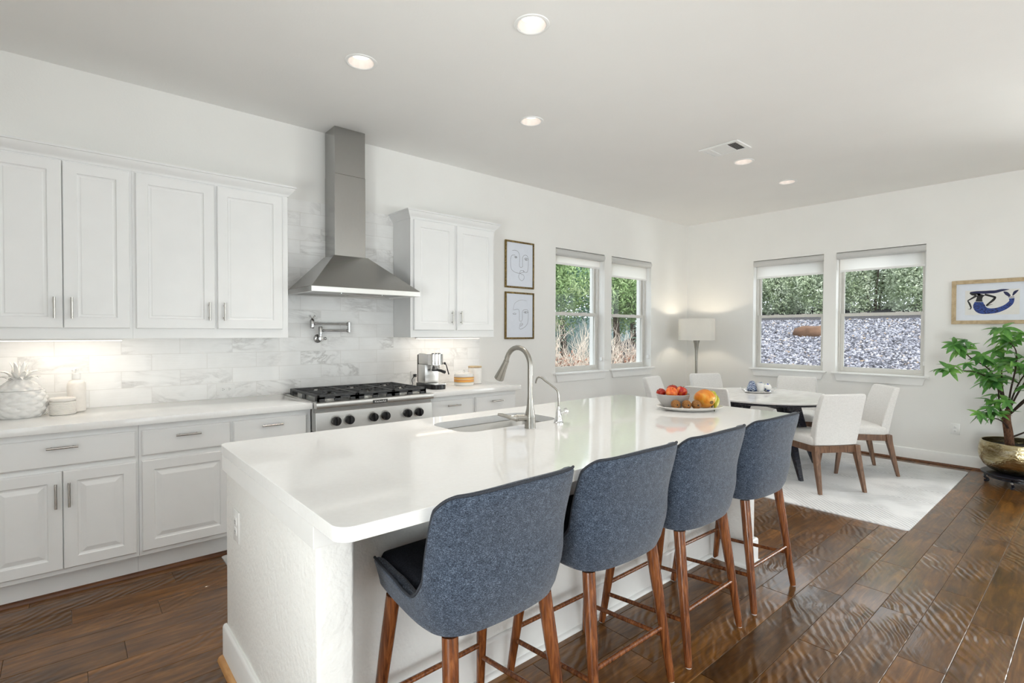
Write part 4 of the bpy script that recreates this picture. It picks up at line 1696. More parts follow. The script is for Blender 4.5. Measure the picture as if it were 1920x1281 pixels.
def mk_gilt():
    tt = NT('aged_beaded_gilt')
    f = tt.noise(tt.obj((160, 160, 160)), 1, 2)
    c = tt.ramp(f, [(0.36, srgb(48, 38, 22)), (0.5, srgb(120, 96, 56)), (0.66, srgb(196, 172, 112))])
    tt.base(Base_Color=c, Roughness=0.4, Metallic=0.6)
    tt.bump(f, 0.6, 0.004)
    return tt.m


M['gilt'] = mk_gilt()
M['paper'] = plain('cool_white_paper', (0.72, 0.76, 0.84), 0.6, var=0.015)
M['ink'] = plain('thin_grey_ink', (0.10, 0.10, 0.12), 0.7)


def line_print(x0, x1, z0, z1, curves, label, W, H):
    """curves are in pixel units of a W x H picture, mapped on the print"""
    t = thing('framed_line_drawing', label, 'picture', ((x0 + x1) / 2, 0, z0), 0, 'framed line drawings of faces')
    fw, d = 0.019, 0.022
    m = MB()
    for ins0, y0, y1 in ((0, -d, -0.001),):
        m.box(x0, x0 + fw, y0, y1, z0, z1, 0.004)
        m.box(x1 - fw, x1, y0, y1, z0, z1, 0.004)
        m.box(x0 + fw, x1 - fw, y0, y1, z0, z0 + fw, 0.004)
        m.box(x0 + fw, x1 - fw, y0, y1, z1 - fw, z1, 0.004)
    n = 46
    for i in range(n):
        zz = z0 + 0.01 + (z1 - z0 - 0.02) * i / (n - 1)
        for x in (x0 + 0.0095, x1 - 0.0095):
            m.sphere((x, -d, zz), 0.0042, 6, 4)
    n = 36
    for i in range(1, n - 1):
        x = x0 + 0.01 + (x1 - x0 - 0.02) * i / (n - 1)
        for zz in (z0 + 0.0095, z1 - 0.0095):
            m.sphere((x, -d, zz), 0.0042, 6, 4)
    m.build('frame', M['gilt'], t)
    MB().box(x0 + 0.012, x1 - 0.012, -0.013, -0.002, z0 + 0.012, z1 - 0.012).build('paper', M['paper'], t, smooth=False)
    m = MB()
    for pts, lw in curves:
        sm = smooth_curve([(x0 + (x1 - x0) * u / W, z1 - (z1 - z0) * v / H, 0) for u, v in pts], 6)
        ribbon(m, [(p.x, p.y) for p in sm], lw, -0.0132)
    m.build('ink_line', M['ink'], t, smooth=False)


# picture space: 300 wide x 440 high, traced by eye
face1 = [([(72, 92), (110, 88), (140, 110), (148, 160), (146, 225), (158, 242), (172, 238), (180, 230)], 0.0028),
         ([(180, 230), (178, 190), (180, 145), (200, 122), (225, 125), (238, 150), (240, 210), (232, 270), (215, 285), (190, 278), (185, 268)], 0.0028),
         ([(100, 132), (70, 138), (56, 170), (56, 230), (66, 270), (100, 292), (140, 298), (150, 290)], 0.0028),
         ([(92, 150), (105, 142), (122, 150), (108, 160), (94, 152)], 0.0032), ([(104, 150), (110, 147), (112, 154), (105, 154), (104, 150)], 0.004),
         ([(196, 158), (214, 146), (238, 156), (220, 170), (200, 160)], 0.0032), ([(210, 156), (220, 154), (220, 164), (211, 163), (210, 156)], 0.004),
         ([(150, 290), (160, 270), (172, 272), (184, 268), (196, 282), (172, 290), (150, 300), (166, 298)], 0.0028),
         ([(150, 296), (138, 325), (148, 352), (170, 366), (190, 352), (196, 325), (180, 306), (162, 310)], 0.0026)]
face2 = [([(82, 170), (96, 110), (140, 78), (180, 70)], 0.0018), ([(180, 70), (222, 76)], 0.0016),
         ([(88, 168), (120, 160), (140, 165), (146, 200), (146, 260), (158, 272), (172, 268), (178, 240), (176, 190), (190, 166), (218, 160), (236, 172), (240, 230), (232, 290), (200, 328), (160, 346), (146, 336), (150, 322)], 0.0026),
         ([(78, 204), (96, 198), (112, 204), (96, 210), (80, 205)], 0.0030),
         ([(190, 186), (210, 178), (240, 184), (215, 194), (192, 188)], 0.0030), ([(206, 184), (214, 183), (212, 190), (206, 188), (206, 184)], 0.003),
         ([(150, 302), (160, 288), (172, 290), (182, 300), (168, 314), (150, 316), (158, 304), (176, 302)], 0.0026)]
line_print(3.470, 3.880, 1.862, 2.360, face1, 'upper gilt-framed one-line face drawing on the kitchen wall', 300, 440)
line_print(3.470, 3.882, 1.321, 1.820, face2, 'lower gilt-framed one-line face drawing on the kitchen wall', 300, 440)

# mermaid print on the far wall
MY0, MY1, MZ0, MZ1 = -3.715, -3.050, 1.490, 1.937     # wall y range, z range
t = thing('framed_print', 'pale oak framed print of a blue-tailed mermaid above the plant', 'picture', (XF, (MY0 + MY1) / 2, MZ0))
m = MB()
fw = 0.036
for y0, y1, z0, z1 in ((MY0, MY0 + fw, MZ0, MZ1), (MY1 - fw, MY1, MZ0, MZ1), (MY0 + fw, MY1 - fw, MZ0, MZ0 + fw), (MY0 + fw, MY1 - fw, MZ1 - fw, MZ1)):
    m.box(XF - 0.028, XF - 0.001, y0, y1, z0, z1)
m.build('frame', M['oak'], t, smooth=False, bevel=0.002)
MB().box(XF - 0.012, XF - 0.002, MY0 + 0.03, MY1 - 0.03, MZ0 + 0.03, MZ1 - 0.03).build('mat_board', M['paper'], t, smooth=False)
# art area in picture pixels: u 375..1360 -> y -3.152..-3.52 ; v 400..965
ua, ub, va, vb = 385, 1345, 405, 965
ya, yb_, za, zb_ = -3.156, -3.560, 1.832, 1.582


def AP(u, v, d):
    return (XF - d, ya + (yb_ - ya) * (u - ua) / (ub - ua), za + (zb_ - za) * (v - va) / (vb - va))


M['cream'] = plain('cream_print_paper', (0.74, 0.73, 0.71), 0.7, var=0.02)
m = MB()
m.loops([[AP(ua, vb, 0.0121), AP(ub, vb, 0.0121), AP(ub, va, 0.0121), AP(ua, va, 0.0121)], [AP(ua, vb, 0.0128), AP(ub, vb, 0.0128), AP(ub, va, 0.0128), AP(ua, va, 0.0128)]])
art = m.build('print', M['cream'], t, smooth=False)


def strip(m, pts, widths, d=0.0129):
    P = smooth_curve([(u, v, w_) for (u, v), w_ in zip(pts, widths)], 5)
    L, Rr = [], []
    for i, p in enumerate(P):
        dd = P[min(i + 1, len(P) - 1)] - P[max(i - 1, 0)]
        dd = Vector((dd.x, dd.y)).normalized()
        n = Vector((-dd.y, dd.x))
        L.append((p.x + n.x * p.z / 2, p.y + n.y * p.z / 2))
        Rr.append((p.x - n.x * p.z / 2, p.y - n.y * p.z / 2))
    m.loops([[AP(*a, d), AP(*b, d), AP(*b, d + 0.0005), AP(*a, d + 0.0005)] for a, b in zip(L, Rr)])


def mk_scales():
    tt = NT('blue_spotted_ink')
    vo = tt.n('ShaderNodeTexVoronoi', feature='F1')
    tt.set(vo.inputs['Vector'], tt.obj((1, 1, 1.5)))
    vo.inputs['Scale'].default_value = 62
    c = tt.ramp(vo.outputs['Distance'], [(0.0, srgb(16, 20, 48)), (0.32, srgb(20, 26, 66)), (0.42, srgb(36, 62, 132)), (1.0, srgb(40, 68, 140))])
    tt.base(Base_Color=c, Roughness=0.6)
    return tt.m


M['navy'] = plain('navy_ink', srgb(24, 30, 74), 0.6, var=0.15, scale=90)
m = MB()
strip(m, [(640, 670), (640, 760), (690, 840), (800, 880), (950, 870), (1090, 810), (1180, 730), (1210, 670), (1208, 610)], [150, 215, 205, 130, 110, 100, 95, 85, 95])
m.build('tail', mk_scales(), art, smooth=False)
m = MB()
strip(m, [(640, 662), (645, 600), (660, 540), (680, 495)], [130, 105, 110, 150], 0.0131)
strip(m, [(600, 520), (500, 590), (432, 632)], [50, 34, 20], 0.0131)
strip(m, [(432, 632), (470, 710), (500, 800)], [20, 36, 26], 0.0131)
strip(m, [(500, 800), (470, 830), (440, 822)], [22, 10, 5], 0.0131)
strip(m, [(500, 800), (490, 842)], [16, 5], 0.0131)
strip(m, [(740, 505), (850, 545), (935, 580)], [44, 44, 40], 0.0131)
strip(m, [(930, 570), (890, 640), (770, 755)], [40, 48, 26], 0.0131)
strip(m, [(770, 755), (830, 745), (885, 735)], [24, 14, 4], 0.0131)
strip(m, [(770, 760), (810, 775)], [16, 5], 0.0131)
strip(m, [(470, 455), (505, 468), (545, 490), (570, 515)], [30, 72, 70, 30], 0.0131)
strip(m, [(560, 470), (610, 485), (660, 500)], [40, 44, 70], 0.0131)
m.build('figure', plain('black_block_ink', (0.012, 0.012, 0.014), 0.6), art, smooth=False)
m = MB()
strip(m, [(480, 445), (580, 445), (700, 455), (820, 455), (930, 452), (1040, 425), (1165, 415)], [20, 44, 62, 66, 62, 50, 8], 0.0132)
strip(m, [(1070, 458), (1120, 500), (1180, 565)], [14, 66, 40], 0.0131)
strip(m, [(1322, 436), (1265, 480), (1225, 556)], [10, 54, 16], 0.0131)
strip(m, [(1150, 584), (1252, 584)], [14, 14], 0.0132)
m.build('hair_and_fin', M['navy'], art, smooth=False)

# ================================================================== CEILING FITTINGS
lens = emit('warm_white_led', (1.0, 0.97, 0.93), 2.3)
baffle = plain('white_light_baffle', (0.70, 0.64, 0.60), 0.6)
ll = ['recessed ceiling light closest to the camera, over the island', 'recessed ceiling light left of the others, in front of the range hood',
      'recessed ceiling light over the far end of the worktop, right of the hood', 'recessed ceiling light beside the air vent',
      'recessed ceiling light farthest away, over the dining table']
for i, (x, y) in enumerate(LIGHTS):
    t = thing('recessed_light', ll[i], 'ceiling light', (x, y, HC - 0.01), 0, 'round recessed ceiling lights')
    m = MB()
    m.lathe([(0.074, HC + 0.004), (0.074, HC - 0.004), (0.080, HC - 0.007), (0.091, HC - 0.004), (0.093, HC - 0.0005), (0.080, HC - 0.0002)], (x, y, 0), 48, False, False)
    m.build('trim_ring', M['white_pl'], t)
    m = MB()
    m.lathe([(0.0735, HC - 0.003), (0.061, HC + 0.034), (0.058, HC + 0.041)], (x, y, 0), 48, False, False)
    m.build('baffle', baffle, t)
    m = MB()
    m.lathe([(0.0582, HC + 0.0415), (0.0582, HC + 0.047)], (x, y, 0), 40)
    m.build('lens', lens, t)
    ld = bpy.data.lights.new('downlight', 'SPOT')
    ld.energy = 29
    ld.color = (1.0, 0.93, 0.84)
    ld.spot_size = math.radians(96)
    ld.spot_blend = 0.9
    ld.shadow_soft_size = 0.05
    lo = bpy.data.objects.new('downlight', ld)
    COL.objects.link(lo)
    lo.parent = t
    lo.location = (0, 0, -0.004)

vx0, vx1, vy0, vy1 = 4.194, 4.455, -2.113, -1.768
t = thing('air_vent', 'white rectangular louvred air vent in the ceiling', 'air vent', ((vx0 + vx1) / 2, (vy0 + vy1) / 2, HC - 0.012))
m = MB()
fwv = 0.03
for a, b, c, d in ((vx0, vx1, vy0, vy0 + fwv), (vx0, vx1, vy1 - fwv, vy1), (vx0, vx0 + fwv, vy0 + fwv, vy1 - fwv), (vx1 - fwv, vx1, vy0 + fwv, vy1 - fwv)):
    m.box(a, b, c, d, HC - 0.012, HC - 0.0005)
m.build('frame', M['white_pl'], t, smooth=False, bevel=0.003)
MB().box(vx0 + fwv, vx1 - fwv, vy0 + fwv, vy1 - fwv, HC - 0.0022, HC - 0.0007).build('backing', plain('dark_duct', (0.08, 0.08, 0.08), 0.8), t, smooth=False)


def louver(m, p0, p1, tilt, w=0.011):
    p0, p1 = Vector(p0), Vector(p1)
    d = (p1 - p0).normalized()
    s = Vector((-d.y, d.x, 0)) * w * 0.5 * math.cos(tilt) + Vector((0, 0, 1)) * w * 0.5 * math.sin(tilt)
    th = Vector((0, 0, 0.0008))
    m.hexa([p0 - s, p1 - s, p1 + s, p0 + s, p0 - s + th, p1 - s + th, p1 + s + th, p0 + s + th])


vi0, vi1, vj0, vj1 = vx0 + fwv, vx1 - fwv, vy0 + fwv, vy1 - fwv
seca = vj0 + 0.085
secb = vj1 - 0.055
zl = HC - 0.0072
m = MB()
for i in range(5):
    y = vj0 + 0.012 + i * 0.016
    louver(m, (vi0, y, zl), (vi1, y, zl), 0.6)
m.box(vi0, vi1, seca - 0.003, seca + 0.003, HC - 0.012, HC - 0.003)
for i in range(13):
    x = vi0 + 0.010 + i * 0.0152
    louver(m, (x, seca + 0.003, zl), (x, secb - 0.003, zl), 0.35, 0.0085)
m.box(vi0, vi1, secb - 0.003, secb + 0.003, HC - 0.012, HC - 0.003)
for i in range(3):
    y = secb + 0.012 + i * 0.016
    louver(m, (vi0, y, zl), (vi1, y, zl), -0.6)
m.build('louvers', M['white_pl'], t, smooth=False)

# slim lights under the upper cabinets
for x0, x1, lb, pw in ((-0.30, 0.27, 'slim warm light bar under the upper cabinet above the pineapple jar', 0.85),
                       (2.30, 2.98, 'slim light bar under the upper cabinet above the espresso machine', 0.8)):
    t = thing('under_cabinet_light', lb, 'light', ((x0 + x1) / 2, -0.21, 1.33), 0, 'light bars under the upper cabinets')
    MB().box(x0, x1, -0.23, -0.19, 1.336, 1.3465).build('housing', M['white_pl'], t, smooth=False)
    MB().box(x0 + 0.01, x1 - 0.01, -0.226, -0.194, 1.333, 1.336).build('diffuser', emit('warm_strip_led', (1.0, 0.90, 0.76), 2.5), t, smooth=False)
    o = area('strip_light', (0, 0, 0), (0, 0.25, -1), x1 - x0 - 0.02, 0.03, pw, (1.0, 0.88, 0.74))
    o.parent = t
    o.location = (0, 0, 0.001)

# ================================================================== THINGS ON THE WORKTOPS
ZC = 0.9145
# pineapple jar
c = (-0.192, -0.205, ZC)
t = thing('pineapple_jar', 'white ceramic pineapple jar on the left worktop', 'cookie jar', c)


def mk_pine():
    tt = NT('quilted_white_glaze')
    tt.base(Base_Color=tt.ramp(tt.noise(tt.obj(), 40), [(0.3, (0.76, 0.75, 0.735)), (0.7, (0.83, 0.825, 0.81))]), Roughness=0.22)
    return tt.m


pm = mk_pine()


def dia(a, z):
    # raised diamonds of the fruit skin
    u = a * 9 / math.pi / 2 * 2
    s = (z - 0.0) / 0.021
    p, q = (u + s) * 0.5, (u - s) * 0.5
    f = abs(math.sin(math.pi * p)) * abs(math.sin(math.pi * q))
    return 1.0 + 0.10 * f


def pine_r(z):
    tb = [(0.0, 0.082), (0.012, 0.094), (0.05, 0.109), (0.095, 0.112), (0.14, 0.100), (0.165, 0.085), (0.185, 0.066), (0.205, 0.044), (0.212, 0.030)]
    for (z0, r0), (z1, r1) in zip(tb[:-1], tb[1:]):
        if z <= z1:
            return r0 + (r1 - r0) * (z - z0) / (z1 - z0)
    return 0.03


m = MB()
N = 34
m.lathe([(pine_r(0.148 * i / N), 0.148 * i / N) for i in range(N + 1)], c, 108, jit=dia)
m.build('jar_body', pm, t)
m = MB()
m.lathe([(pine_r(0.1495) * 0.985, 0.1495)] + [(pine_r(0.151 + 0.061 * i / 14), 0.151 + 0.061 * i / 14) for i in range(15)], c, 108, jit=dia)
lid = m.build('lid', pm, t)
m = MB()
for ring, (nn, tilt, L, zz, r0) in enumerate(((9, 0.25, 0.075, 0.207, 0.026), (8, 0.62, 0.085, 0.214, 0.022), (6, 1.0, 0.085, 0.222, 0.016), (3, 1.35, 0.08, 0.228, 0.008))):
    for k in range(nn):
        a = 2 * math.pi * (k + 0.5 * (ring % 2)) / nn
        out = Vector((math.cos(a), math.sin(a), 0))
        sd = Vector((-math.sin(a), math.cos(a), 0))
        lps = []
        for s in range(7):
            u = s / 6
            el = tilt + 0.35 * math.sin(u * 2.2) - 0.5 * u * u * (ring < 2)
            p = Vector(c) + Vector((0, 0, zz)) + out * (r0 + L * u * math.cos(el)) + Vector((0, 0, L * u * math.sin(el)))
            wd = 0.013 * (1 - u ** 2.2) + 0.0012
            th = 0.004 * (1 - u) + 0.001
            lps.append([p - sd * wd, p - Vector((0, 0, th)) + out * th, p + sd * wd, p + Vector((0, 0, th)) * 1.2 - out * th])
        m.loops(lps)
m.sphere((c[0], c[1], c[2] + 0.225), 0.024, 14, 10, (1, 1, 1.3))
m.build('leaf_crown', pm, lid)

c = (0.049, -0.118, ZC)
t = thing('soap_dispenser', 'tall white pump bottle beside the pineapple jar', 'soap dispenser', c)
m = MB()
m.lathe([(0.041, 0), (0.0445, 0.004), (0.0445, 0.150), (0.043, 0.166), (0.036, 0.178), (0.024, 0.184), (0.019, 0.187), (0.019, 0.190)], c, 36)
m.build('bottle', M['matte_w'], t)
m = MB()
m.lathe([(0.021, 0.1905), (0.021, 0.222), (0.018, 0.225), (0.007, 0.226), (0.006, 0.246)], c, 24)
m.lathe([(0.012, 0.246), (0.013, 0.258), (0.008, 0.262)], c, 16)
m.tube([(c[0], c[1], c[2] + 0.252), (c[0] - 0.012, c[1] - 0.03, c[2] + 0.252), (c[0] - 0.018, c[1] - 0.045, c[2] + 0.243)], 0.0055, 10)
m.build('pump', M['white_pl'], t)

c = (-0.013, -0.222, ZC)
t = thing('candle_jar', 'low ribbed white lidded candle jar in front of the pump bottle', 'candle', c)
m = MB()
pr = [(0.055, 0.0), (0.058, 0.003)]
for i in range(22):
    zz = 0.004 + 0.068 * i / 21
    pr.append((0.060 + 0.0012 * (1 if i % 2 else -1), zz))
pr += [(0.058, 0.075)]
m.lathe(pr, c, 40)
m.build('jar', M['matte_w'], t)
m = MB()
m.lathe([(0.058, 0.0755), (0.052, 0.0757), (0.052, 0.0795), (0.0585, 0.080), (0.0585, 0.092), (0.055, 0.095), (0.01, 0.0955)], c, 40)
m.build('lid', M['matte_w'], t)
m = MB()
m.tube(smooth_curve([(-0.078, -0.14, ZC + 0.0035), (-0.10, -0.19, ZC + 0.0035), (-0.125, -0.205, ZC + 0.004), (-0.128, -0.175, ZC + 0.012), (-0.095, -0.12, ZC + 0.012), (-0.06, -0.05, ZC + 0.005), (-0.05, -0.018, 0.955)], 8), 0.0028, 8)
tag(m.build('charging_cable', M['white_pl']), 'thin white cable looped on the worktop behind the candle jar', 'cable')

# espresso machine (stands on the right worktop, front towards the room)
c = (2.375, -0.335, ZC)
EA = math.radians(-4)
t = thing('espresso_machine', 'compact stainless espresso machine on the right worktop', 'coffee machine', c)
mat4 = Matrix.Translation(Vector(c)) @ Matrix.Rotation(EA, 4, 'Z')
hw = 0.066


def eb(m, x0, x1, y0, y1, z0, z1, bev=0.0):
    m.box(x0, x1, y0, y1, z0, z1, bev)


m = MB()
eb(m, -hw - 0.004, hw + 0.004, -0.125, 0.150, 0.0, 0.038, 0.006)
# rounded drip tray nose
m.lathe([(hw + 0.003, 0.0), (hw + 0.004, 0.012), (hw + 0.003, 0.038)], (0, -0.105, 0), 32)
m.xform(mat4).build('base', M['black'], t)
m = MB()
eb(m, -hw + 0.012, hw - 0.012, -0.160, -0.015, 0.0382, 0.0425, 0.001)
m.xform(mat4).build('drip_grid', M['chrome'], t)
m = MB()
eb(m, -hw, hw, -0.010, 0.120, 0.0385, 0.20, 0.004)
eb(m, -hw, hw, -0.060, 0.120, 0.2002, 0.296, 0.012)
m.xform(mat4).build('housing', M['steel'], t)
m = MB()
eb(m, -hw + 0.004, hw - 0.004, 0.1205, 0.150, 0.0385, 0.285, 0.010)
m.xform(mat4).build('water_tank', M['black'], t)
m = MB()   # curved front of the group head
poly = [(-hw, -0.058), (hw, -0.058)] + [(hw * math.cos(a), -0.075 - 0.055 * math.sin(a)) for a in [math.pi * i / 12 for i in range(13)]]
m.prism(poly, 0.204, 0.292)
m.xform(mat4).build('front_cover', M['chrome'], t, ang=30)
m = MB()
m.lathe([(0.034, 0.165), (0.036, 0.17), (0.036, 0.2035)], (0, -0.075, 0), 28)
m.xform(mat4).build('group_head', M['chrome'], t)
m = MB()
m.lathe([(0.030, 0.148), (0.033, 0.152), (0.033, 0.1645)], (0, -0.075, 0), 28)
m.tube([(0.0, -0.105, 0.158), (0.01, -0.15, 0.155), (0.018, -0.20, 0.145)], [0.010, 0.012, 0.013], 12)
m.xform(mat4).build('portafilter', M['black'], t)
m = MB()
m.tube([(hw + 0.006, -0.10, 0.215), (hw + 0.016, -0.11, 0.20), (hw + 0.028, -0.125, 0.14), (hw + 0.032, -0.13, 0.118)], [0.006, 0.0045, 0.0045, 0.0055], 10)
m.sphere((hw + 0.008, -0.10, 0.212), 0.011, 12, 8)
m.xform(mat4).build('steam_wand', M['black'], t)
m = MB()
for i in range(3):
    m.lathe([(0.011, 0.2925), (0.011, 0.299)], (-0.030 + 0.03 * i, -0.085, 0), 16)
m.xform(mat4).build('buttons', M['black'], t)
m = MB()
m.tube(smooth_curve([(2.394, -0.020, 0.998), (2.394, -0.05, 0.998), (2.355, -0.075, 0.99), (2.33, -0.085, 0.965), (2.335, -0.09, 0.93), (2.31, -0.11, ZC + 0.004), (2.28, -0.16, ZC + 0.0035), (2.245, -0.20, ZC + 0.0035), (2.235, -0.235, ZC + 0.0035), (2.265, -0.235, ZC + 0.0035), (2.30, -0.19, ZC + 0.0035), (2.37, -0.178, ZC + 0.012)], 6), 0.0033, 8)
m.box(2.380, 2.408, -0.040, -0.0172, 0.985, 1.012, 0.004)
m.build('power_cord', M['black'], t)


def mk_stripes():
    tt = NT('orange_striped_stoneware')
    sp_ = tt.n('ShaderNodeSeparateXYZ')
    tt.set(sp_.inputs[0], tt.obj())
    nz = tt.noise(tt.obj((12, 12, 2)), 2.0, 2)
    zz = tt.math('ADD', sp_.outputs['Z'], tt.math('MULTIPLY', nz, 0.004))
    f = tt.math('MULTIPLY', zz, 10.0)
    c = tt.ramp(f, [(0.0, (0.80, 0.78, 0.74)), (0.26, srgb(178, 190, 205)), (0.30, srgb(214, 186, 140)), (0.36, srgb(232, 160, 70)), (0.46, srgb(240, 190, 110)), (0.50, srgb(214, 130, 80)),
                    (0.56, srgb(236, 205, 150)), (0.66, srgb(236, 170, 70)), (0.74, srgb(176, 130, 90)), (0.79, (0.80, 0.78, 0.75))], 'CONSTANT')
    tt.base(Base_Color=c, Roughness=0.35)
    return tt.m


c = (2.725, -0.325, ZC)
t = thing('striped_jar', 'round white lidded jar with orange stripes on the right worktop', 'jar', c)
m = MB()
m.lathe([(0.080, 0), (0.087, 0.006), (0.090, 0.03), (0.090, 0.078), (0.085, 0.082)], c, 44)
m.build('jar', mk_stripes(), t)
m = MB()
m.lathe([(0.088, 0.0825), (0.089, 0.090), (0.082, 0.104), (0.05, 0.112), (0.01, 0.114)], c, 44)
lid = m.build('lid', M['ceramic'], t)
m = MB()
m.tube([(c[0] + 0.009 * math.cos(a), c[1], c[2] + 0.124 + 0.011 * math.sin(a)) for a in [2 * math.pi * i / 14 for i in range(14)]], 0.0022, 8, closed=True)
m.build('ring_knob', M['pull'], lid)

c = (2.915, -0.235, ZC)
t = thing('canister', 'white canister with wooden lid behind the striped jar', 'canister', c)
m = MB()
m.lathe([(0.062, 0), (0.064, 0.003), (0.064, 0.142), (0.062, 0.145)], c, 40)
m.build('body', M['ceramic'], t)
m = MB()
m.lathe([(0.060, 0.1455), (0.065, 0.147), (0.065, 0.157), (0.062, 0.160)], c, 40)
m.build('lid', M['oak'], t)

# ================================================================== FRUIT ON THE ISLAND
PC = Vector((2.915, -2.445, 0.9145))
t_ang = math.atan2(RD.y, RD.x)
m = MB()
ov = lambda a, b, z: oval(a, b, PC.z + z, PC, 48, t_ang)
m.loops([ov(0.13, 0.085, 0.0), ov(0.15, 0.10, 0.004), ov(0.185, 0.125, 0.016), ov(0.205, 0.14, 0.024), ov(0.203, 0.138, 0.027), ov(0.18, 0.12, 0.020), ov(0.145, 0.095, 0.010), ov(0.06, 0.04, 0.009)])
tag(m.build('serving_platter', M['ceramic'], ang=50), 'white oval platter holding the fruit on the island', 'platter')


def PP(a, b, z=0.0):
    v = PC + RD * a + FD * b
    return (v.x, v.y, PC.z + z)


BZ = 0.0095
bc = PP(-0.092, 0.03, BZ)
m = MB()
m.lathe([(0.045, 0), (0.05, 0.002), (0.075, 0.025), (0.094, 0.055), (0.102, 0.085), (0.100, 0.0865), (0.091, 0.056), (0.071, 0.028), (0.045, 0.008), (0.01, 0.007)], bc, 44)
tag(m.build('fruit_bowl', plain('grey_stoneware', (0.42, 0.41, 0.40), 0.35, var=0.04)), 'grey bowl of red fruit on the fruit platter', 'bowl')


def mk_fruit(name, c0, c1, c2, sc=6, rough=0.3):
    tt = NT(name)
    f = tt.noise(tt.obj((1, 1, 0.6)), sc, 4, 0.6, 0.8)
    sp = tt.noise(tt.obj(), 220, 2)
    c = tt.ramp(f, [(0.34, c0), (0.5, c1), (0.66, c2)])
    c = tt.mix(tt.ramp(sp, [(0.60, (0, 0, 0)), (0.72, (0.35, 0.35, 0.35))]), c, c2)
    tt.base(Base_Color=c, Roughness=rough)
    return tt.m


red = mk_fruit('red_apple_skin', srgb(140, 14, 18), srgb(186, 34, 30), srgb(226, 140, 60), 22, 0.2)
org = mk_fruit('orange_peach_skin', srgb(206, 66, 24), srgb(232, 112, 44), srgb(240, 156, 84), 24, 0.35)
drk = mk_fruit('dark_red_skin', srgb(110, 14, 16), srgb(160, 34, 24), srgb(200, 70, 40), 22, 0.25)


def apple(label, c, r, mat, tilt=(0.2, 0.1), group='red fruit in the bowl', name='apple'):
    t = thing(name, label, 'fruit', c, 0, group)
    t.rotation_euler = (tilt[0], tilt[1], 0)
    m = MB()
    prof = []
    for i in range(21):
        a = -math.pi / 2 + math.pi * i / 20
        rr = math.cos(a)
        zz = math.sin(a) * 0.92
        dim = 0.20 * math.exp(-(rr / 0.30) ** 2)
        zz -= dim * (1 if zz > 0 else -0.6)
        prof.append((max(rr, 0.001) * r * (1 + 0.05 * math.sin(a)), zz * r))
    m.lathe(prof, (0, 0, 0), 28, False, False)
    b = m.build('skin', mat, t, world=False)
    m = MB()
    m.tube([(0, 0, r * 0.66), (0.002, 0.001, r * 0.82), (0.005, 0.002, r * 1.0)], 0.0015, 6)
    m.build('stem', M['walnut'], t, world=False)
    return t


b = Vector(bc)
bz = b.z
def in_bowl(a, f, z):
    v = b + RD * a + FD * f
    return (v.x, v.y, bz + z)


apple('orange-red peach resting at the front of the bowl', in_bowl(-0.022, -0.042, 0.098), 0.036, org, (0.5, -0.4), name='peach')
apple('shiny red apple with a yellow patch at the right of the bowl', in_bowl(0.055, 0.008, 0.099), 0.036, red, (0.3, 0.3))
apple('red apple at the back of the bowl, behind the peach', in_bowl(0.012, 0.050, 0.104), 0.036, drk, (-0.2, 0.2))
apple('red apple half hidden at the left edge of the bowl', in_bowl(-0.070, 0.018, 0.090), 0.029, drk, (-0.1, -0.4))
apple('small red apple low between the peach and the shiny apple', in_bowl(0.022, -0.010, 0.058), 0.034, red, (0.6, 0.2))


def mk_kiwi():
    tt = NT('fuzzy_brown_skin')
    f = tt.noise(tt.obj(), 160, 3, 0.7)
    tt.base(Base_Color=tt.ramp(f, [(0.35, srgb(104, 66, 28)), (0.6, srgb(168, 116, 62))]), Roughness=0.8)
    tt.bump(f, 0.4, 0.002)
    return tt.m


kw = mk_kiwi()
for i, (a, f, lb) in enumerate(((-0.112, -0.088, 'brown kiwi at the left end of the row in front of the bowl'), (-0.050, -0.100, 'brown kiwi in the middle of the row in front of the bowl'),
                                (0.008, -0.098, 'brown kiwi nearest the papaya, at the end of the row'))):
    c = PP(a, f, 0.045)
    t = thing('kiwi', lb, 'fruit', c, t_ang, 'kiwis in front of the bowl')
    m = MB()
    m.sphere((0, 0, 0), 0.028, 24, 16, (0.98, 1.2, 0.98))
    m.build('skin', kw, t, world=False)
    m = MB()
    m.lathe([(0.005, -0.0335), (0.003, -0.036)], (0, 0, 0), 10, axis='y')
    m.build('calyx', M['black'], t, world=False)

# papaya: its blossom end turned to the camera
c = PP(0.082, -0.020, 0.074)
t = thing('papaya', 'large orange and yellow papaya on the platter', 'fruit', c, t_ang)
m = MB()
prof = []
for i in range(25):
    u = i / 24
    y = -0.105 + 0.21 * u
    rr = 0.064 * (math.sin(math.pi * min(1, u * 0.98 + 0.02)) ** 0.55) * (1 - 0.22 * u)
    prof.append((max(rr, 0.002), y))
m.lathe(prof, (0, 0, 0), 40, axis='y', jit=lambda a, z: 1 + 0.018 * math.cos(5 * a))
for v in m.bm.verts:
    v.co.z += -v.co.y * 0.10 - 0.002


def mk_papaya():
    tt = NT('papaya_skin')
    f = tt.noise(tt.obj((1, 0.5, 1)), 14, 4, 0.6, 0.6)
    c = tt.ramp(f, [(0.34, srgb(206, 104, 20)), (0.5, srgb(232, 150, 42)), (0.66, srgb(230, 190, 96))])
    tt.base(Base_Color=c, Roughness=0.4)
    return tt.m


m.build('skin', mk_papaya(), t, world=False)
m = MB()
m.lathe([(0.011, 0.0), (0.009, -0.004), (0.004, -0.0045)], (0.008, -0.104, -0.012), 14, axis='y')
m.build('blossom_scar', plain('brown_scar', srgb(120, 92, 56), 0.8), t, world=False)

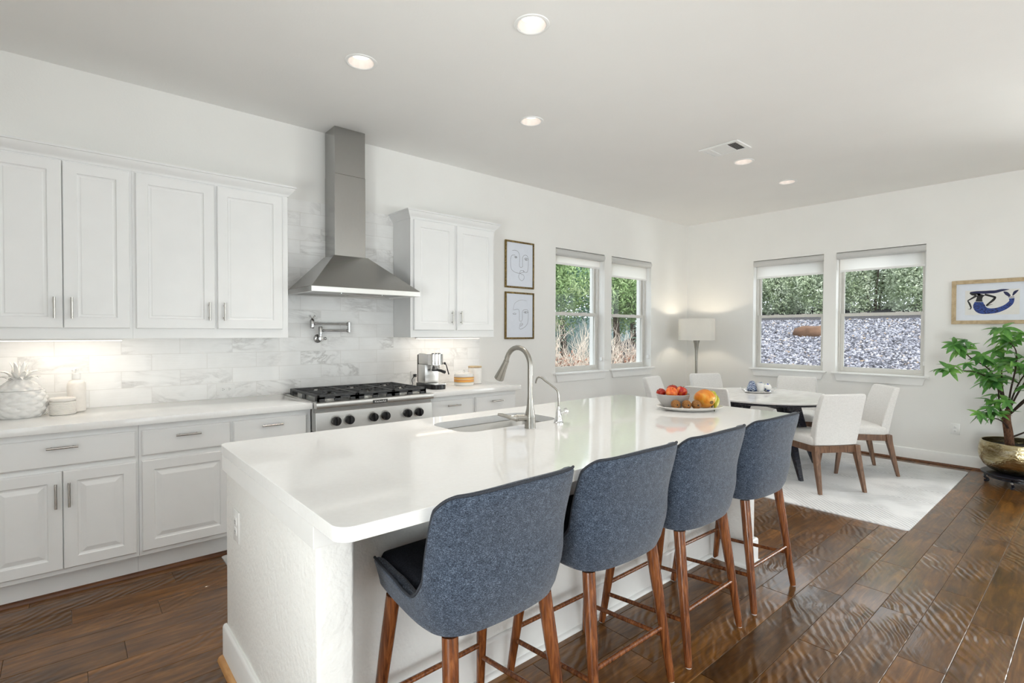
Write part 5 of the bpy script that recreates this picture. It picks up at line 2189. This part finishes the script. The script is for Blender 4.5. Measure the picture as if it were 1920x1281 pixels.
# bananas
ban = mk_fruit('greenish_banana_skin', srgb(150, 150, 30), srgb(186, 184, 52), srgb(208, 204, 96), 9, 0.45)
for i, (a0, lb) in enumerate(((0.0, 'yellow-green banana lying nearest the papaya'), (0.026, 'yellow-green banana on the outer edge of the platter'))):
    t = thing('banana', lb, 'fruit', PP(0.155 + a0 * 0.6, 0.0, 0.03), 0, 'bananas on the platter')
    pts = []
    rad = []
    for k in range(13):
        u = k / 12
        s = u - 0.5
        v = PC + RD * (0.146 + a0 * 0.6 - 0.06 * (s * 2) ** 2 * 0.5) + FD * (0.12 * s * 1.3 + 0.01)
        pts.append((v.x, v.y, PC.z + 0.030 + 0.055 * (1 - (s * 2) ** 2) - a0 * 0.9 + 0.012))
        rad.append(0.017 * (1 - abs(s * 2) ** 5) + 0.004)
    m = MB()
    m.tube(pts, rad, 7)
    m.build('peel', ban, t, ang=20)
    m = MB()
    m.tube([pts[0], tuple(Vector(pts[0]) + (Vector(pts[0]) - Vector(pts[1])) * 0.9)], [0.0042, 0.0035], 7)
    m.build('stalk', plain('dark_banana_tip', srgb(48, 52, 24), 0.6), t)

# ================================================================== PLANT
PX, PY = 6.60, -3.62
t = thing('plant_stand', 'low carved black wooden stand under the brass planter', 'plant stand', (PX, PY, 0))
m = MB()
m.lathe([(0.20, 0.084), (0.262, 0.088), (0.272, 0.096), (0.272, 0.108), (0.262, 0.114), (0.0, 0.114)], (PX, PY, 0), 64, True, False)
m.build('top', M['blk_wood'], t)
m = MB()
m.lathe([(0.20, 0.055), (0.222, 0.06), (0.222, 0.084), (0.20, 0.0838)], (PX, PY, 0), 64)
m.build('carved_apron', M['blk_wood'], t)
for k in range(5):
    a = 2 * math.pi * k / 5 + 0.5
    ca, sa = math.cos(a), math.sin(a)
    m = MB()
    P = lambda r, z: (PX + r * ca, PY + r * sa, z)
    m.tube(smooth_curve([P(0.205, 0.080), P(0.245, 0.066), P(0.240, 0.040), P(0.215, 0.022), P(0.225, 0.008), P(0.245, 0.0075)], 5), [0.020] * 6 + [0.017] * 10 + [0.013] * 10, 10) if False else m.tube(smooth_curve([P(0.205, 0.078), P(0.240, 0.064), P(0.236, 0.040), P(0.215, 0.024), P(0.224, 0.011), P(0.245, 0.0105)], 5), 0.0105, 10)
    lg = m.build('leg', M['blk_wood'], t)
    m = MB()
    m.sphere(P(0.249, 0.056), 0.011, 10, 8)
    m.build('scroll', plain('worn_grey_scroll', (0.22, 0.21, 0.20), 0.5), lg)


def mk_brass():
    tt = NT('hammered_brass')
    vo = tt.n('ShaderNodeTexVoronoi', feature='SMOOTH_F1')
    tt.set(vo.inputs['Vector'], tt.obj((1, 1, 1.6)))
    vo.inputs['Scale'].default_value = 55
    f = tt.noise(tt.obj((2, 2, 8)), 5, 4)
    tt.base(Base_Color=tt.ramp(f, [(0.3, srgb(142, 122, 78)), (0.55, srgb(188, 174, 136)), (0.75, srgb(206, 200, 180))]), Roughness=0.24, Metallic=1.0)
    tt.bump(vo.outputs['Distance'], 0.35, 0.006)
    return tt.m


t = thing('potted_tree', 'tall leafy green tree in a hammered brass planter', 'potted plant', (PX, PY, 0.1145))
m = MB()
m.lathe([(0.10, 0.1145), (0.165, 0.118), (0.215, 0.138), (0.255, 0.175), (0.282, 0.225), (0.292, 0.275), (0.290, 0.325), (0.282, 0.375), (0.276, 0.398), (0.270, 0.400), (0.265, 0.398), (0.272, 0.36), (0.272, 0.345)], (PX, PY, 0), 72, True, False)
m.build('planter', mk_brass(), t)
m = MB()
m.lathe([(0.2755, 0.343), (0.15, 0.350), (0.01, 0.352)], (PX, PY, 0), 48, False, True)
m.build('soil', plain('dark_soil', (0.02, 0.015, 0.012), 0.95, var=0.5, scale=60, bump=0.8, bscale=120), t)
bark = mk_wood('brown_bark', srgb(58, 36, 24), srgb(96, 64, 44), srgb(130, 92, 66), (20, 20, 6), 0.8)
W0 = Vector((PX, PY, 0))


def wp(a, f, z):
    """a along the picture's right, f away from the camera (metres), from the planter axis"""
    return W0 + RD * a + FD * f + Vector((0, 0, z))


trunk = [wp(-0.09, 0.0, 0.34), wp(-0.105, 0.0, 0.48), wp(-0.115, 0.01, 0.60), wp(-0.11, 0.015, 0.70)]
m = MB()
m.tube(smooth_curve(trunk, 5), [0.030 - 0.010 * i / 15 for i in range(16)], 12)
m.tube(smooth_curve([wp(-0.09, 0.03, 0.34), wp(-0.10, 0.035, 0.46), wp(-0.13, 0.03, 0.62)], 5), 0.018, 10)
m.build('trunk', bark, t)
tips = []
rp = random.Random(21)
brs = [
    [(-0.11, 0.015, 0.69), (-0.19, 0.0, 0.86), (-0.30, -0.02, 0.97), (-0.46, -0.05, 1.04), (-0.60, -0.05, 1.06)],
    [(-0.11, 0.015, 0.69), (-0.17, 0.05, 0.90), (-0.22, 0.09, 1.06), (-0.36, 0.12, 1.16), (-0.44, 0.10, 1.22)],
    [(-0.11, 0.015, 0.69), (-0.13, -0.03, 0.88), (-0.12, -0.06, 1.08), (-0.11, -0.05, 1.24), (-0.16, -0.02, 1.33)],
    [(-0.105, 0.015, 0.68), (-0.04, 0.0, 0.84), (0.03, -0.03, 1.00), (0.10, -0.06, 1.14), (0.15, -0.05, 1.27)],
    [(-0.105, 0.015, 0.68), (-0.02, 0.06, 0.82), (0.10, 0.10, 0.98), (0.24, 0.12, 1.10), (0.36, 0.10, 1.16)],
    [(-0.10, 0.0, 0.66), (-0.03, -0.06, 0.80), (0.08, -0.12, 0.90), (0.24, -0.18, 0.96), (0.38, -0.20, 0.98)],
    [(-0.13, 0.03, 0.60), (-0.20, 0.0, 0.72), (-0.24, -0.03, 0.86), (-0.30, -0.08, 0.92)],
    [(-0.115, 0.0, 0.52), (-0.19, -0.04, 0.58), (-0.27, -0.06, 0.62), (-0.33, -0.07, 0.63)],
    [(-0.10, 0.0, 0.44), (-0.03, -0.06, 0.50), (0.06, -0.10, 0.56), (0.14, -0.12, 0.58)],
    [(-0.115, 0.01, 0.56), (-0.16, 0.02, 0.68), (-0.20, 0.0, 0.72)],
    [(-0.10, 0.02, 0.66), (-0.04, 0.14, 0.85), (0.02, 0.22, 1.05), (0.05, 0.25, 1.22)],
    [(-0.10, 0.0, 0.66), (-0.08, -0.12, 0.80), (-0.06, -0.20, 0.94), (-0.03, -0.24, 1.06)],
]
m = MB()
for br in brs:
    pts = smooth_curve([wp(*q) for q in br], 5)
    L = len(pts)
    m.tube(pts, [0.0085 * (1 - 0.6 * i / (L - 1)) for i in range(L)], 8)
    main = len(br) > 3
    ks = [1.0] + ([0.80, 0.62, 0.46] if main else [0.6])
    for kf in ks:
        p = pts[int(kf * (L - 1))]
        d = (p - pts[max(0, int(kf * (L - 1)) - 3)]).normalized()
        reps = rp.choice([1, 2, 2]) if kf < 1 else 3
        for _ in range(reps):
            tips.append((p, d))
BRm = m

LV, LF = [], []


def leaflet(base, d, up, L, Wd):
    """one pointed leaflet: 3 columns x 7 rows, folded along its midrib and drooping"""
    side = d.cross(up).normalized()
    n0 = len(LV)
    for i in range(8):
        u = i / 7
        wdt = Wd * (math.sin(math.pi * (u ** 0.75)) ** 0.85) * 0.5 if 0 < u < 1 else 0.0006
        cen = base + d * (L * u) - up * (L * 0.17 * u * u)
        lift = up * (wdt * 0.30)
        for s in (-1, 0, 1):
            q = cen + side * (s * wdt) + (lift if s else Vector((0, 0, 0)))
            q.x = min(q.x, XF - 0.015 - 0.004 * s)
            LV.append(tuple(q))
    for i in range(7):
        for s in (0, 1):
            a = n0 + i * 3 + s
            LF.append((a, a + 1, a + 4, a + 3))


for p, d in tips:
    dirr = (d + Vector((rp.uniform(-0.7, 0.7), rp.uniform(-0.7, 0.7), rp.uniform(-0.2, 0.5)))).normalized()
    pet = rp.uniform(0.06, 0.15)
    hub = p + dirr * pet + Vector((0, 0, 0.01))
    if hub.x > 6.84:
        hub.x = 6.84 - rp.uniform(0.0, 0.08)
    BRm.tube([p, p + dirr * pet * 0.5 + Vector((0, 0, 0.012)), hub], 0.0020, 6, mat=1)
    ax = (Vector((0, 0, 1)) * 0.62 + dirr * 0.45 + Vector((rp.uniform(-0.8, 0.4), rp.uniform(-0.8, 0.6), rp.uniform(-0.1, 0.2)))).normalized()
    e1 = ax.orthogonal().normalized()
    e2 = ax.cross(e1)
    nl = rp.choice([5, 6, 6, 7])
    sz = rp.uniform(0.085, 0.155)
    a0 = rp.uniform(0, 6.28)
    for k in range(nl):
        a = a0 + 2 * math.pi * k / nl * rp.uniform(0.93, 1.0)
        out = e1 * math.cos(a) + e2 * math.sin(a)
        dd = (out + ax * rp.uniform(-0.15, 0.30) + Vector((0, 0, -0.28))).normalized()
        upv = (ax - dd * ax.dot(dd)).normalized()
        leaflet(hub, dd, upv, sz * rp.uniform(0.8, 1.15), sz * 0.36)
BRm.build('branches', [plain('dark_twig', srgb(52, 36, 28), 0.8, var=0.2, scale=80), plain('green_stalk', srgb(96, 140, 56), 0.5, var=0.15)], t)


def mk_leaf(name, cs, rough=0.35, trans=0.3, sc=9):
    tt = NT(name)
    f = tt.noise(tt.obj(), sc, 3, 0.6)
    c = tt.ramp(f, [(0.30, cs[0]), (0.5, cs[1]), (0.70, cs[2])])
    tt.base(Base_Color=c, Roughness=rough)
    tl = tt.n('ShaderNodeBsdfTranslucent')
    tt.set(tl.inputs['Color'], c)
    mx = tt.n('ShaderNodeMixShader')
    mx.inputs[0].default_value = trans
    tt.set(mx.inputs[1], tt.b.outputs[0])
    tt.set(mx.inputs[2], tl.outputs[0])
    tt.set(tt.out.inputs['Surface'], mx.outputs[0])
    return tt.m


lv = np_mesh('leaves', np.array(LV) - np.array(t.location), np.array(LF), mk_leaf('glossy_green_leaf', [srgb(58, 108, 58), srgb(98, 156, 74), srgb(148, 196, 100)], 0.28, 0.3), t, True)

# kitchen floor mat behind the island
m = MB()
m.loops([[(x, y, z) for x, y in rrect(0.715 + i, 2.45 - i, -1.22 + i, -0.575 - i, 0.02, 3)] for i, z in ((0, 0.0005), (0, 0.006), (0.004, 0.008))])
mt_ = tag(m.build('kitchen_mat', M['mat'], ang=60), 'pale grey floor mat between the island and the cooktop', 'mat')

# ================================================================== OUTSIDE
def bank_z(x):
    return 0.25 + 0.248 * (x - 7.3)


# ground beyond the kitchen wall
m = MB()
m.box(-3, 16, WT + 0.02, 12, -0.5, -0.10)
gb = m.build('garden_ground', plain('leaf_litter_soil', srgb(92, 74, 60), 0.95, var=0.4, scale=9, bump=0.6, bscale=40), smooth=False)
struct(gb)
m = MB()
m.hexa([(7.3, -9, -0.5), (14.6, -9, -0.5), (14.6, 0.25, -0.5), (7.3, 0.25, -0.5), (7.3, -9, bank_z(7.3)), (14.6, -9, bank_z(14.6)), (14.6, 0.25, bank_z(14.6)), (7.3, 0.25, bank_z(7.3))])
m.hexa([(7.3, 0.25, -0.5), (14.6, 0.25, -0.5), (14.6, 4.2, -0.5), (7.3, 4.2, -0.5), (7.3, 0.25, bank_z(7.3)), (14.6, 0.25, bank_z(14.6)), (14.6, 4.2, bank_z(14.6)), (9.8, 4.2, bank_z(9.8))])
struct(m.build('garden_bank', plain('grey_gravel_bed', srgb(62, 60, 66), 0.95, var=0.5, scale=40), smooth=False))
# loose stones: nobody could count them
bmt = bmesh.new()
bmesh.ops.create_icosphere(bmt, subdivisions=1, radius=1.0)
bv = np.array([v.co[:] for v in bmt.verts])
bf = np.array([[v.index for v in f.verts] for f in bmt.faces])
bmt.free()
NS = 26000
sx = 8.3 + (13.1 - 8.3) * rng.random(NS) ** 0.85
spread = (sx / 7.04)
sy = -4.14 + spread * (4.14 - 3.15) + rng.random(NS) * spread * (3.15 - 0.55)
sz = bank_z(sx)
r = rng.uniform(0.016, 0.034, NS)
ang3 = rng.random((NS, 3)) * 6.28
scl = rng.uniform(0.65, 1.15, (NS, 3))
ca, sa = np.cos(ang3), np.sin(ang3)
VV = bv[None] * scl[:, None, :]
x_, y_, z_ = VV[..., 0], VV[..., 1], VV[..., 2]
x1 = x_ * ca[:, None, 0] - y_ * sa[:, None, 0]
y1 = x_ * sa[:, None, 0] + y_ * ca[:, None, 0]
y2 = y1 * ca[:, None, 1] - z_ * sa[:, None, 1]
z2 = y1 * sa[:, None, 1] + z_ * ca[:, None, 1]
VV = np.stack([x1, y2, z2], -1) * r[:, None, None] + np.stack([sx, sy, sz + r * 0.25], -1)[:, None, :]
FF = bf[None] + (np.arange(NS) * len(bv))[:, None, None]


def mk_gravel():
    tt = NT('white_and_grey_gravel')
    wn = tt.n('ShaderNodeTexWhiteNoise', noise_dimensions='1D')
    gi = tt.n('ShaderNodeAttribute', attribute_name='stone')
    tt.set(wn.inputs['W'], gi.outputs['Fac'])
    c = tt.ramp(wn.outputs['Value'], [(0.0, srgb(46, 45, 52)), (0.35, srgb(86, 86, 97)), (0.75, srgb(134, 134, 146)), (0.93, srgb(172, 172, 182)), (1.0, srgb(140, 120, 100))])
    tt.base(Base_Color=c, Roughness=0.85)
    return tt.m


gr = np_mesh('gravel', VV.reshape(-1, 3), FF.reshape(-1, 3), mk_gravel(), loc=(10.5, -0.5, 0.5))
ga = gr.data.attributes.new('stone', 'FLOAT', 'FACE')
ga.data.foreach_set('value', np.repeat(rng.random(NS), len(bf)).astype(np.float32))
tag(gr, 'bank of white and grey gravel outside the far wall windows', 'gravel', kind='stuff')

# boulder on the bank
m = MB()
bc_ = (11.78, -0.10, bank_z(11.78) - 0.06)
rb = random.Random(3)
lps = []
for i, (sc_, z) in enumerate(((0.98, 0.0), (1.02, 0.10), (0.92, 0.19), (0.55, 0.235))):
    lps.append([(bc_[0] + 0.24 * sc_ * math.cos(a) * (1 + rb.uniform(-0.10, 0.10)), bc_[1] + 0.40 * sc_ * math.sin(a) * (1 + rb.uniform(-0.08, 0.08)), bc_[2] + z + rb.uniform(-0.01, 0.02)) for a in [2 * math.pi * k / 14 for k in range(14)]])
m.loops(lps)
tag(m.build('boulder', plain('rusty_sandstone', srgb(98, 72, 56), 0.9, var=0.35, scale=7, bump=0.7, bscale=30), ang=50), 'rust-brown flat boulder on the gravel bank', 'rock')


def leaf_cloud(name, N, sampler, size, mat, parent, loc, aspect=0.5):
    """leaves as small folded quads on sampled points"""
    P = sampler(N)
    d = rng.normal(size=(N, 3))
    d /= np.linalg.norm(d, axis=1)[:, None]
    e = np.cross(d, rng.normal(size=(N, 3)))
    e /= np.linalg.norm(e, axis=1)[:, None]
    nn = np.cross(d, e)
    s = size * rng.uniform(0.6, 1.3, N)[:, None]
    a = P - d * s
    b = P + d * s
    l = P + e * s * aspect + nn * s * 0.25
    q = P - e * s * aspect + nn * s * 0.25
    V = np.stack([a, l, b, q], 1).reshape(-1, 3)
    Fq = np.arange(4 * N).reshape(-1, 4)
    return np_mesh(name, V - np.array(loc), Fq, mat, parent)


def blob_sampler(c, r, shell=0.55, lumps=14, seed=0):
    rg = np.random.default_rng(seed)
    L = rg.normal(size=(lumps, 3))
    L /= np.linalg.norm(L, axis=1)[:, None]
    LC = np.array(c) + L * np.array(r) * 0.62
    LR = rg.uniform(0.38, 0.55, lumps)

    def f(N):
        k = rng.integers(0, lumps, N)
        u = rng.normal(size=(N, 3))
        u /= np.linalg.norm(u, axis=1)[:, None]
        rad = (shell + (1 - shell) * rng.random(N)) * LR[k]
        return LC[k] + u * rad[:, None] * np.array(r)
    return f


hedge_m = mk_leaf('dusty_green_hedge_leaf', [srgb(150, 166, 130), srgb(196, 206, 182), srgb(236, 240, 230)], 0.35, 0.45, 2.0)
bark2 = plain('grey_bark', srgb(88, 78, 68), 0.9, var=0.3, scale=20)
hl = ['seen leftmost in the far wall windows', 'behind the window by the lamp', 'behind the post between the two windows',
      'behind the window by the mermaid print', 'seen rightmost in the far wall windows', 'out past the windows towards the plant']
for i in range(6):
    y = 2.3 - i * 0.95
    c = (14.0 + 0.15 * (i % 2), y, bank_z(13.6))
    t = thing('hedge_shrub', 'grey-green hedge shrub on the gravel bank, ' + hl[i], 'shrub', c, 0, 'hedge shrubs on top of the bank')
    m = MB()
    for k in range(5):
        a = k * 1.256
        m.tube([(c[0] + 0.05 * math.cos(a), c[1] + 0.05 * math.sin(a), c[2] - 0.2), (c[0] + 0.16 * math.cos(a), c[1] + 0.18 * math.sin(a), c[2] + 0.8), (c[0] + 0.25 * math.cos(a), c[1] + 0.3 * math.sin(a), c[2] + 1.6)], [0.03, 0.02, 0.01], 6)
    m.build('stems', bark2, t)
    smp = blob_sampler((c[0], c[1], c[2] + 1.25), (0.80, 0.72, 1.55), 0.6, 30, 30 + i)
    leaf_cloud('foliage', 24000, smp, 0.031, hedge_m, t, c, 0.6)

# trees, dry shrub and fence beyond the kitchen wall windows
tree_ms = [mk_leaf('bright_green_tree_leaf', [srgb(104, 132, 84), srgb(150, 176, 122), srgb(206, 220, 178)], 0.45, 0.35, 1.4),
           mk_leaf('blue_green_cypress_leaf', [srgb(92, 134, 118), srgb(140, 174, 156), srgb(196, 214, 200)], 0.45, 0.35, 1.4)]
tr = [((7.6, 3.6), 2.55, (1.0, 0.9, 1.2), 0, 'bright green tree filling the upper panes of the window beside the drawings'),
      ((9.2, 4.6), 2.6, (1.1, 1.0, 1.4), 1, 'blue-green conifer behind the post between the kitchen wall windows'),
      ((9.1, 2.9), 2.5, (0.75, 0.7, 1.2), 0, 'leafy green tree behind the window nearest the room corner'),
      ((10.8, 3.7), 2.55, (1.0, 0.9, 1.5), 1, 'blue-green conifer at the right of the window nearest the room corner'),
      ((6.3, 4.6), 2.6, (0.9, 0.9, 1.35), 1, 'blue-green conifer at the left of the window beside the drawings')]
for i, ((x, y), zc, rr, k, lb) in enumerate(tr):
    t = thing('garden_tree', lb, 'tree', (x, y, -0.1), 0, 'trees beyond the kitchen wall')
    m = MB()
    m.tube([(x, y, -0.12), (x + 0.05, y, 0.8), (x - 0.03, y, 1.8), (x, y, 2.6)], [0.11, 0.09, 0.06, 0.03], 10)
    m.build('trunk', bark2, t)
    smp = blob_sampler((x, y, zc), rr, 0.5, 20, 60 + i)
    leaf_cloud('foliage', 13000, smp, 0.045, tree_ms[k], t, (x, y, -0.1), 0.35)
for i, (x, y, sd, lb) in enumerate(((6.55, 1.9, 1, 'bare twiggy shrub outside the window beside the drawings'), (8.25, 2.0, 2, 'bare twiggy shrub outside the window nearest the room corner'))):
    t = thing('bare_shrub', lb, 'shrub', (x, y, -0.1), 0, 'bare shrubs outside the kitchen wall')
    rs = random.Random(sd)
    m = MB()

    def twig(p, d, L, r_, depth):
        q = p + d * L
        mid = (p + q) / 2 + Vector((rs.uniform(-1, 1), rs.uniform(-1, 1), rs.uniform(-1, 1))) * L * 0.06
        m.tube([p, mid, q], [r_, r_ * 0.85, r_ * 0.65], 5, cap=False)
        if depth > 0:
            for _ in range(3):
                nd = (d + Vector((rs.uniform(-1, 1), rs.uniform(-1, 1), rs.uniform(-0.5, 0.8))) * 0.65).normalized()
                twig(mid.lerp(q, rs.random()), nd, L * rs.uniform(0.55, 0.8), r_ * 0.6, depth - 1)
    for s in range(26):
        d = Vector((rs.uniform(-0.8, 0.8), rs.uniform(-0.7, 0.7), 1)).normalized()
        twig(Vector((x + rs.uniform(-0.35, 0.35), y + rs.uniform(-0.25, 0.25), -0.1)), d, rs.uniform(0.6, 0.9), 0.009, 3)
    m.build('twigs', plain('pale_dry_twig', srgb(214, 200, 188), 0.9, var=0.2, scale=30), t)
    smp = blob_sampler((x, y, 0.55), (0.75, 0.45, 0.55), 0.3, 10, 90 + i)
    leaf_cloud('dry_leaves', 700, smp, 0.03, mk_leaf('dry_russet_leaf', [srgb(120, 78, 60), srgb(160, 112, 92), srgb(190, 150, 130)], 0.8, 0.2), t, (x, y, -0.1), 0.5)
t = thing('garden_fence', 'weathered grey board fence behind the garden trees', 'fence', (9.0, 6.0, -0.1))
m = MB()
rs = random.Random(5)
for i in range(64):
    x = 4.6 + i * 0.145
    m.box(x, x + 0.138, 6.0, 6.02, -0.1, 1.85 + rs.uniform(-0.01, 0.01))
m.build('boards', plain('grey_green_fence', srgb(112, 130, 132), 0.9, var=0.25, scale=6), t, smooth=False)
m = MB()
m.box(4.6, 13.88, 6.02, 6.06, 0.2, 0.29)
m.box(4.6, 13.88, 6.02, 6.06, 1.45, 1.54)
m.build('rails', bark2, t, smooth=False)
